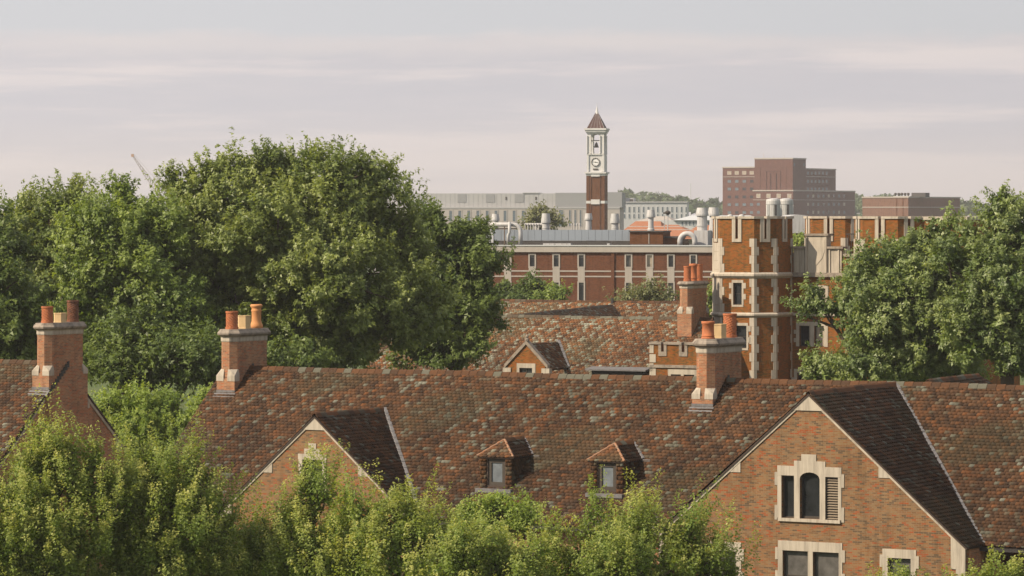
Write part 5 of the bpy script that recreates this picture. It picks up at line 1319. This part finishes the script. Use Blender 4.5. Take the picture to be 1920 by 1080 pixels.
    if nc:
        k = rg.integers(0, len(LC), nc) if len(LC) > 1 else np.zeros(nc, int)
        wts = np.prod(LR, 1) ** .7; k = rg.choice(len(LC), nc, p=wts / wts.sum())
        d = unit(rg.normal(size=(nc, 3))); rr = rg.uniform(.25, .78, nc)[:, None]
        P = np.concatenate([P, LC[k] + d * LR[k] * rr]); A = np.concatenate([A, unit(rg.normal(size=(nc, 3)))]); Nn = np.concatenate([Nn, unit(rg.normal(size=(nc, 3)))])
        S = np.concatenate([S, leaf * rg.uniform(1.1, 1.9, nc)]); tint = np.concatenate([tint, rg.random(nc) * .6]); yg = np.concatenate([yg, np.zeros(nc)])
    keep = P[:, 2] > .6
    P, A, Nn, S, tint, yg = P[keep], A[keep], Nn[keep], S[keep], tint[keep], yg[keep]
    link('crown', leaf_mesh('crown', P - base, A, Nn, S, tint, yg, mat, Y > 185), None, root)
    # trunk, limbs and branches
    cen = LC.mean(0); ztop = LC[:, 2].max(); zlow = (LC[:, 2] - LR[:, 2]).min()
    H_ = max(ztop, 3.0); tr = .018 * H_ + .06
    fork = np.array([base[0] * .6 + cen[0] * .4, base[1] * .6 + cen[1] * .4, max(1.5, min(zlow + .35 * (ztop - zlow), ztop * .6))])
    m = MB(); q = lambda p: tuple(np.asarray(p) - base)
    m.tube([q(base + np.array([0, 0, -.3])), q(base + (fork - base) * .5 + rg.normal(size=3) * .15), q(fork)], [tr * 1.25, tr, tr * .8], 9)
    for i in range(len(LC)):
        a = fork + (LC[i] - fork) * .05; e = LC[i] + np.array([0, 0, LR[i][2] * .35]); mid = fork * .45 + e * .55 + np.array([(e - fork)[0] * .12, (e - fork)[1] * .12, -.08 * np.linalg.norm(e - fork)])
        m.tube([q(a - np.array([0, 0, tr])), q(mid), q(e)], [tr * .62, tr * .38, tr * .10], 6)
        own = np.nonzero(CI == i)[0]
        for j in rg.permutation(own)[:twigs]:
            s0 = mid + (e - mid) * rg.random(); s1 = CP[j] + cdir[j] * shoot * .5
            m.tube([q(s0), q((s0 + s1) / 2 + rg.normal(size=3) * .12 * np.linalg.norm(s1 - s0) * np.array([1, 1, .4])), q(s1)], [tr * .22, tr * .14, .014], 5)
    m.build('trunk', 'bark', root)
    return nL

def plant_trees():
    tot = 0
    # --- tall trees behind the front hall, left
    tot += tree('broadleaf_tree', 'largest green tree with billowing crown rising above the left skyline', 560, 222,
        [(405, 405, -1, 92, 78), (400, 325, 0, 52, 38), (352, 352, 0, 46, 46), (500, 340, 0, 88, 72), (565, 320, 1, 60, 46), (625, 365, -1, 92, 84), (695, 355, 1, 58, 46), (705, 410, 0, 88, 84), (520, 470, -3, 140, 120), (380, 500, -2, 95, 100), (640, 540, -4, 140, 110), (470, 610, -3, 130, 95), (760, 590, -2, 105, 90), (600, 650, -2, 130, 70), (770, 470, 0, 60, 80)],
        'leaf_big', 101, leaf=.23, dens=.62, shoots=12, per=42, shoot=1.5, up=.62, spread=.26, clump=.9, young=.35, twigs=22, fan=.42, core=.10)
    tot += tree('broadleaf_tree', 'dark green tree sloping down at the right of the largest tree', 850, 236,
        [(812, 430, 0, 52, 66), (860, 470, -1, 62, 84), (905, 510, -1, 38, 62), (850, 580, -2, 80, 80), (905, 590, 0, 42, 50), (880, 650, -3, 52, 28), (820, 660, -2, 80, 42)],
        'leaf_dark', 102, leaf=.23, dens=.9, shoots=11, per=32, shoot=1.3, up=.45, spread=.27, clump=.9, young=.3, fan=.42)
    tot += tree('broadleaf_tree', 'green tree in front of the crane, left of the largest tree', 235, 218,
        [(238, 402, 0, 78, 66), (185, 442, -1, 66, 62), (290, 440, 0, 60, 70), (235, 480, -2, 110, 88), (170, 540, -2, 90, 80), (290, 570, -2, 100, 80), (220, 640, -2, 110, 70)],
        'leaf_mid', 103, leaf=.22, dens=.66, shoots=12, per=38, shoot=1.4, up=.5, spread=.27, clump=.9, fan=.42, young=.35)
    tot += tree('broadleaf_tree', 'green tree with a yellowish crown near the left edge', 85, 226,
        [(112, 385, 0, 62, 46), (60, 410, 0, 66, 50), (30, 450, -1, 70, 66), (110, 460, -1, 85, 80), (50, 560, -2, 110, 90), (130, 600, -2, 80, 80), (30, 640, -2, 90, 60)],
        'leaf_big', 104, leaf=.22, dens=.66, shoots=12, per=38, shoot=1.4, up=.5, spread=.27, clump=.9, fan=.42, young=.5)
    tot += tree('broadleaf_tree', 'shaded dark tree at the far left border behind the chimney', -40, 210,
        [(-30, 470, 0, 80, 90), (-10, 580, -2, 100, 90), (20, 640, -1, 90, 50), (60, 655, 0, 70, 40)],
        'leaf_dark', 105, leaf=.25, dens=.95, shoots=9, per=24, shoot=1.3, up=.4, spread=.3, clump=.9)
    tot += tree('broadleaf_tree', 'low dark tree in the gap between the two left chimneys', 300, 205,
        [(250, 690, 0, 90, 50), (340, 680, 0, 80, 60), (300, 640, 2, 110, 60), (420, 690, 3, 80, 55), (520, 680, 4, 90, 40), (200, 660, 3, 60, 60)],
        'leaf_dark', 106, leaf=.25, dens=.9, shoots=9, per=24, shoot=1.3, up=.45, spread=.3, clump=.9)
    # --- smaller bright trees in the gap
    tot += tree('small_tree', 'bright green small tree between the left gable and the long tiled roof', 262, 193,
        [(255, 770, 0, 62, 46), (205, 765, 0, 36, 34), (190, 810, 0, 40, 50), (310, 775, 0, 46, 38), (250, 830, -1, 90, 60), (330, 840, 0, 50, 50)],
        'leaf_fresh', 107, leaf=.17, dens=1.5, shoots=10, per=34, shoot=.9, up=.5, spread=.2, clump=.6, fan=.5, young=.5)
    tot += tree('small_tree', 'bright green sapling beside the chimney base at the long roof end', 378, 190,
        [(384, 770, 0, 26, 36), (362, 810, 0, 30, 40), (390, 745, 0, 16, 18)],
        'leaf_fresh', 108, leaf=.16, dens=1.8, shoots=9, per=30, shoot=.8, up=.6, spread=.18, clump=.5, young=.5)
    # --- right-hand trees in front of the gatehouse
    tot += tree('broadleaf_tree', 'silvery green tree covering the right part of the gatehouse', 1725, 212,
        [(1768, 450, 0, 62, 44), (1700, 455, 0, 44, 36), (1660, 485, 0, 50, 34), (1720, 520, -1, 110, 70), (1610, 525, 0, 50, 34), (1588, 572, 0, 70, 32), (1545, 572, 0, 46, 22), (1690, 590, -2, 112, 72), (1562, 692, 0, 60, 34), (1650, 685, -2, 90, 46), (1640, 625, 0, 60, 36), (1760, 620, -2, 120, 80), (1745, 690, -1, 110, 36), (1527, 690, 0, 28, 22)],
        'leaf_silver', 109, leaf=.20, dens=.85, shoots=11, per=40, shoot=1.15, up=.45, spread=.24, clump=.8, fan=.45, young=.5)
    tot += tree('broadleaf_tree', 'taller silvery tree at the right border with an open top', 1895, 206,
        [(1886, 405, 0, 34, 34), (1845, 462, 0, 50, 50), (1805, 480, 0, 50, 46), (1915, 450, 0, 44, 60), (1880, 380, 0, 14, 20), (1870, 530, -1, 84, 74), (1930, 560, 0, 70, 90), (1850, 630, -1, 80, 60), (1920, 670, -1, 60, 50)],
        'leaf_silver', 110, leaf=.20, dens=.85, shoots=11, per=40, shoot=1.15, up=.5, spread=.24, clump=.8, fan=.45, young=.6)
    # --- young trees in the foreground
    fg = dict(mat='leaf_young', leaf=.125, shoots=4, per=85, up=.84, spread=.145, clump=.6, young=.95, core=.08, twigs=16, fan=.15, trim=.35, jag=.62, sink=22)
    fg = {k: v for k, v in fg.items()}; mt = fg.pop('mat')
    tot += tree('young_tree', 'yellow-green young tree at the left border in front of the gable end', 95, 138,
        [(92, 830, 0, 62, 66), (160, 850, 0, 56, 70), (40, 880, 0, 70, 66), (20, 960, -1, 90, 90), (120, 960, -1, 110, 100), (205, 880, 0, 40, 60), (70, 1060, -1, 130, 80)], mt, 111, dens=2.3, shoot=1.5, **{**fg, 'sink': 56})
    tot += tree('young_tree', 'yellow-green young tree in front of the left end of the long tiled roof', 310, 140,
        [(268, 870, 0, 44, 58), (320, 890, 0, 60, 62), (375, 910, 0, 48, 56), (300, 970, -1, 110, 90), (390, 980, 0, 50, 60), (220, 960, -1, 60, 80), (300, 1070, -1, 140, 70), (410, 1050, 0, 40, 60)], mt, 112, dens=2.3, shoot=1.4, **{**fg, 'sink': 36})
    tot += tree('young_tree', 'yellow-green young tree hiding the lower window of the smaller gable', 590, 142,
        [(590, 890, 0, 34, 64), (545, 975, 0, 48, 46), (495, 990, 0, 42, 44), (645, 985, 0, 46, 56), (580, 1030, -1, 120, 80), (480, 1050, 0, 70, 70), (650, 1060, -1, 80, 70), (440, 1070, 0, 50, 60)], mt, 113, dens=2.2, shoot=1.4, **{**fg, 'sink': 34})
    tot += tree('young_tree', 'yellow-green young tree with spiky top beside the valley of the smaller gable', 740, 140,
        [(698, 930, 0, 36, 44), (745, 960, 0, 60, 56), (790, 955, 0, 32, 48), (820, 985, 0, 32, 44), (740, 1040, -1, 115, 80), (670, 1000, 0, 44, 56), (835, 1040, 0, 60, 60)], mt, 114, dens=2.1, shoot=1.4, **{**fg, 'sink': 34})
    tot += tree('small_tree', 'rounded green tree under the left dormer, close to the eaves', 935, 146,
        [(900, 955, 0, 48, 28), (950, 950, 0, 50, 24), (990, 965, 0, 32, 24), (940, 985, 0, 66, 26), (880, 985, 0, 38, 28)], 'leaf_fresh', 115, leaf=.13, dens=4.2, shoots=8, per=16, shoot=.6, up=.45, spread=.2, clump=.35, young=.55, core=.1)
    tot += tree('young_tree', 'wide yellow-green young tree at the bottom below the right dormer', 1190, 138,
        [(1148, 975, 0, 54, 50), (1090, 1010, 0, 56, 44), (1205, 985, 0, 52, 48), (1265, 985, 0, 44, 46), (1310, 1015, 0, 50, 44), (1180, 1055, -1, 140, 72), (1320, 1062, 0, 70, 52), (1050, 1055, 0, 66, 60), (1358, 1060, 0, 36, 34)], mt, 116, dens=2.1, shoot=1.4, **{**fg, 'sink': 32})
    tot += tree('young_tree', 'low yellow-green young tree at the bottom centre under the eaves', 925, 135,
        [(905, 1035, 0, 66, 46), (975, 1030, 0, 60, 46), (855, 1040, 0, 50, 44), (930, 1090, 0, 120, 56)], mt, 117, dens=2.0, shoot=1.0, **fg)
    tot += tree('young_tree', 'tips of a young tree poking in at the bottom under the large gable', 1700, 134,
        [(1718, 1092, 0, 26, 24), (1665, 1100, 0, 30, 20), (1780, 1110, 0, 40, 26), (1710, 1130, 0, 110, 36)], mt, 118, dens=2.6, shoot=.9, **fg)
    tot += tree('young_tree', 'young tree tips in the bottom right corner before the eave wall', 1900, 134,
        [(1905, 1078, 0, 28, 26), (1840, 1098, 0, 26, 22), (1900, 1120, 0, 80, 36)], mt, 119, dens=2.6, shoot=.9, **fg)
    # --- trees round the laboratory and farther off
    tot += tree('broadleaf_tree', 'dark tree before the laboratory front next to the tall left trees', 985, 335,
        [(985, 545, 0, 44, 36), (950, 560, 0, 34, 40), (1010, 560, 0, 38, 30)], 'leaf_dark', 120, leaf=.34, dens=1.2, shoots=8, per=10, shoot=1.1, up=.4, spread=.4, clump=.7)
    tot += tree('broadleaf_tree', 'small green tree at the tiled ridge left of the laboratory windows', 1045, 325,
        [(1045, 560, 0, 34, 24), (1015, 565, 0, 24, 20)], 'leaf_mid', 121, leaf=.3, dens=1.4, shoots=8, per=10, shoot=.9, up=.5, spread=.36, clump=.6)
    tot += tree('broadleaf_tree', 'pale olive tree in front of the laboratory wall beside the far chimney', 1215, 330,
        [(1205, 565, 0, 52, 32), (1245, 560, 0, 40, 34), (1165, 575, 0, 32, 26)], 'leaf_olive', 122, leaf=.3, dens=1.1, shoots=7, per=9, shoot=1.1, up=.5, spread=.4, clump=.7, core=.05)
    tot += tree('broadleaf_tree', 'slim green tree between the far chimney and the left turret', 1333, 300,
        [(1333, 560, 0, 11, 30), (1332, 600, 0, 14, 30)], 'leaf_mid', 123, leaf=.28, dens=2, shoots=7, per=9, shoot=.8, up=.5, spread=.3, clump=.5)
    tot += tree('broadleaf_tree', 'greyish olive tree in front of the pale far building', 1016, 640,
        [(1015, 412, 0, 26, 22), (1040, 420, 0, 16, 22), (990, 418, 0, 16, 16), (1018, 395, 0, 12, 12)], 'leaf_olive', 124, leaf=.5, dens=.7, shoots=7, per=8, shoot=1.5, up=.6, spread=.6, clump=.9, core=.05)
    tot += tree('broadleaf_tree', 'autumn-tinted tree glimpsed between the gatehouse turrets', 1503, 400,
        [(1502, 445, 0, 16, 18), (1500, 470, 0, 16, 20)], 'leaf_young', 125, leaf=.34, dens=1.4, shoots=7, per=9, shoot=.9, up=.5, spread=.4, clump=.6)
    print('leaves', tot)
plant_trees()

def far_woods():
    """one mass of far woodland along the horizon"""
    rg = np.random.default_rng(5); P = []; N_ = []; S = []; Tn = []
    n = 900
    for k in range(n):
        X = rg.uniform(-620, 620); Y = rg.uniform(2150, 2700); hill = 22 - 13 * (1 - min(1, max(0, (X - 20) / 60))) + 3 * math.sin(X * .011 + 1.0) + 3.5 * math.sin(X * .031) + (Y - 2150) * .012
        r = rg.uniform(4, 8); m = 55; d = unit(rg.normal(size=(m, 3))); d[:, 2] = np.abs(d[:, 2]) * 1.0 - .25
        c = np.array([X, Y, hill]); P.append(c + d * np.array([r, r, r * 1.15]) * rg.uniform(.75, 1.05, (m, 1))); N_.append(unit(d + rg.normal(size=(m, 3)) * .4)); S.append(rg.uniform(2.2, 4.2, m)); Tn.append(np.clip(rg.random(m) * .5 + rg.random() * .5, 0, 1))
    P, N_, S, Tn = map(np.concatenate, (P, N_, S, Tn)); A = unit(np.cross(N_, rg.normal(size=N_.shape)))
    # a low hill carries the wood so that nothing hovers
    o = link('far_woods', leaf_mesh('far_woods', P, A, N_, S, Tn, Tn * .3, 'woods', True), None); tag(o, 'hazy far woodland along the horizon', 'woodland', kind='stuff')
    xs = np.linspace(-700, 700, 60); m = MB(); v = []; 
    for y, q in ((2080, 0), (2150, .8), (2700, 1.1), (2800, 0)):
        v += [(x, y, -.5 if q == 0 else (22 - 13 * (1 - min(1, max(0, (x - 20) / 60))) + 3 * math.sin(x * .011 + 1.0) + 3.5 * math.sin(x * .031) - 4) * q) for x in xs]
    f_ = [(r * 60 + i, r * 60 + i + 1, (r + 1) * 60 + i + 1, (r + 1) * 60 + i) for r in range(3) for i in range(59)]
    tag(link('hill', m.add(v, f_).mesh('hill'), 'ground'), 'low wooded hill on the horizon', kind='structure')
far_woods()

# ------------------------------------------------------------------ haze
def build_haze():
    b = NB('haze_air'); v = b.n('ShaderNodeVolumePrincipled'); v.inputs['Color'].default_value = (.93, .92, .93, 1)
    v.inputs['Density'].default_value = .000105; v.inputs['Anisotropy'].default_value = .2
    b.L.new(v.outputs[0], b.out.inputs['Volume'])
    o = MB().box(-1500, 1500, -60, 3000, -1.0, 62).build('haze', b.m); tag(o, 'thin evening haze over the whole campus', 'haze', kind='stuff')
build_haze()
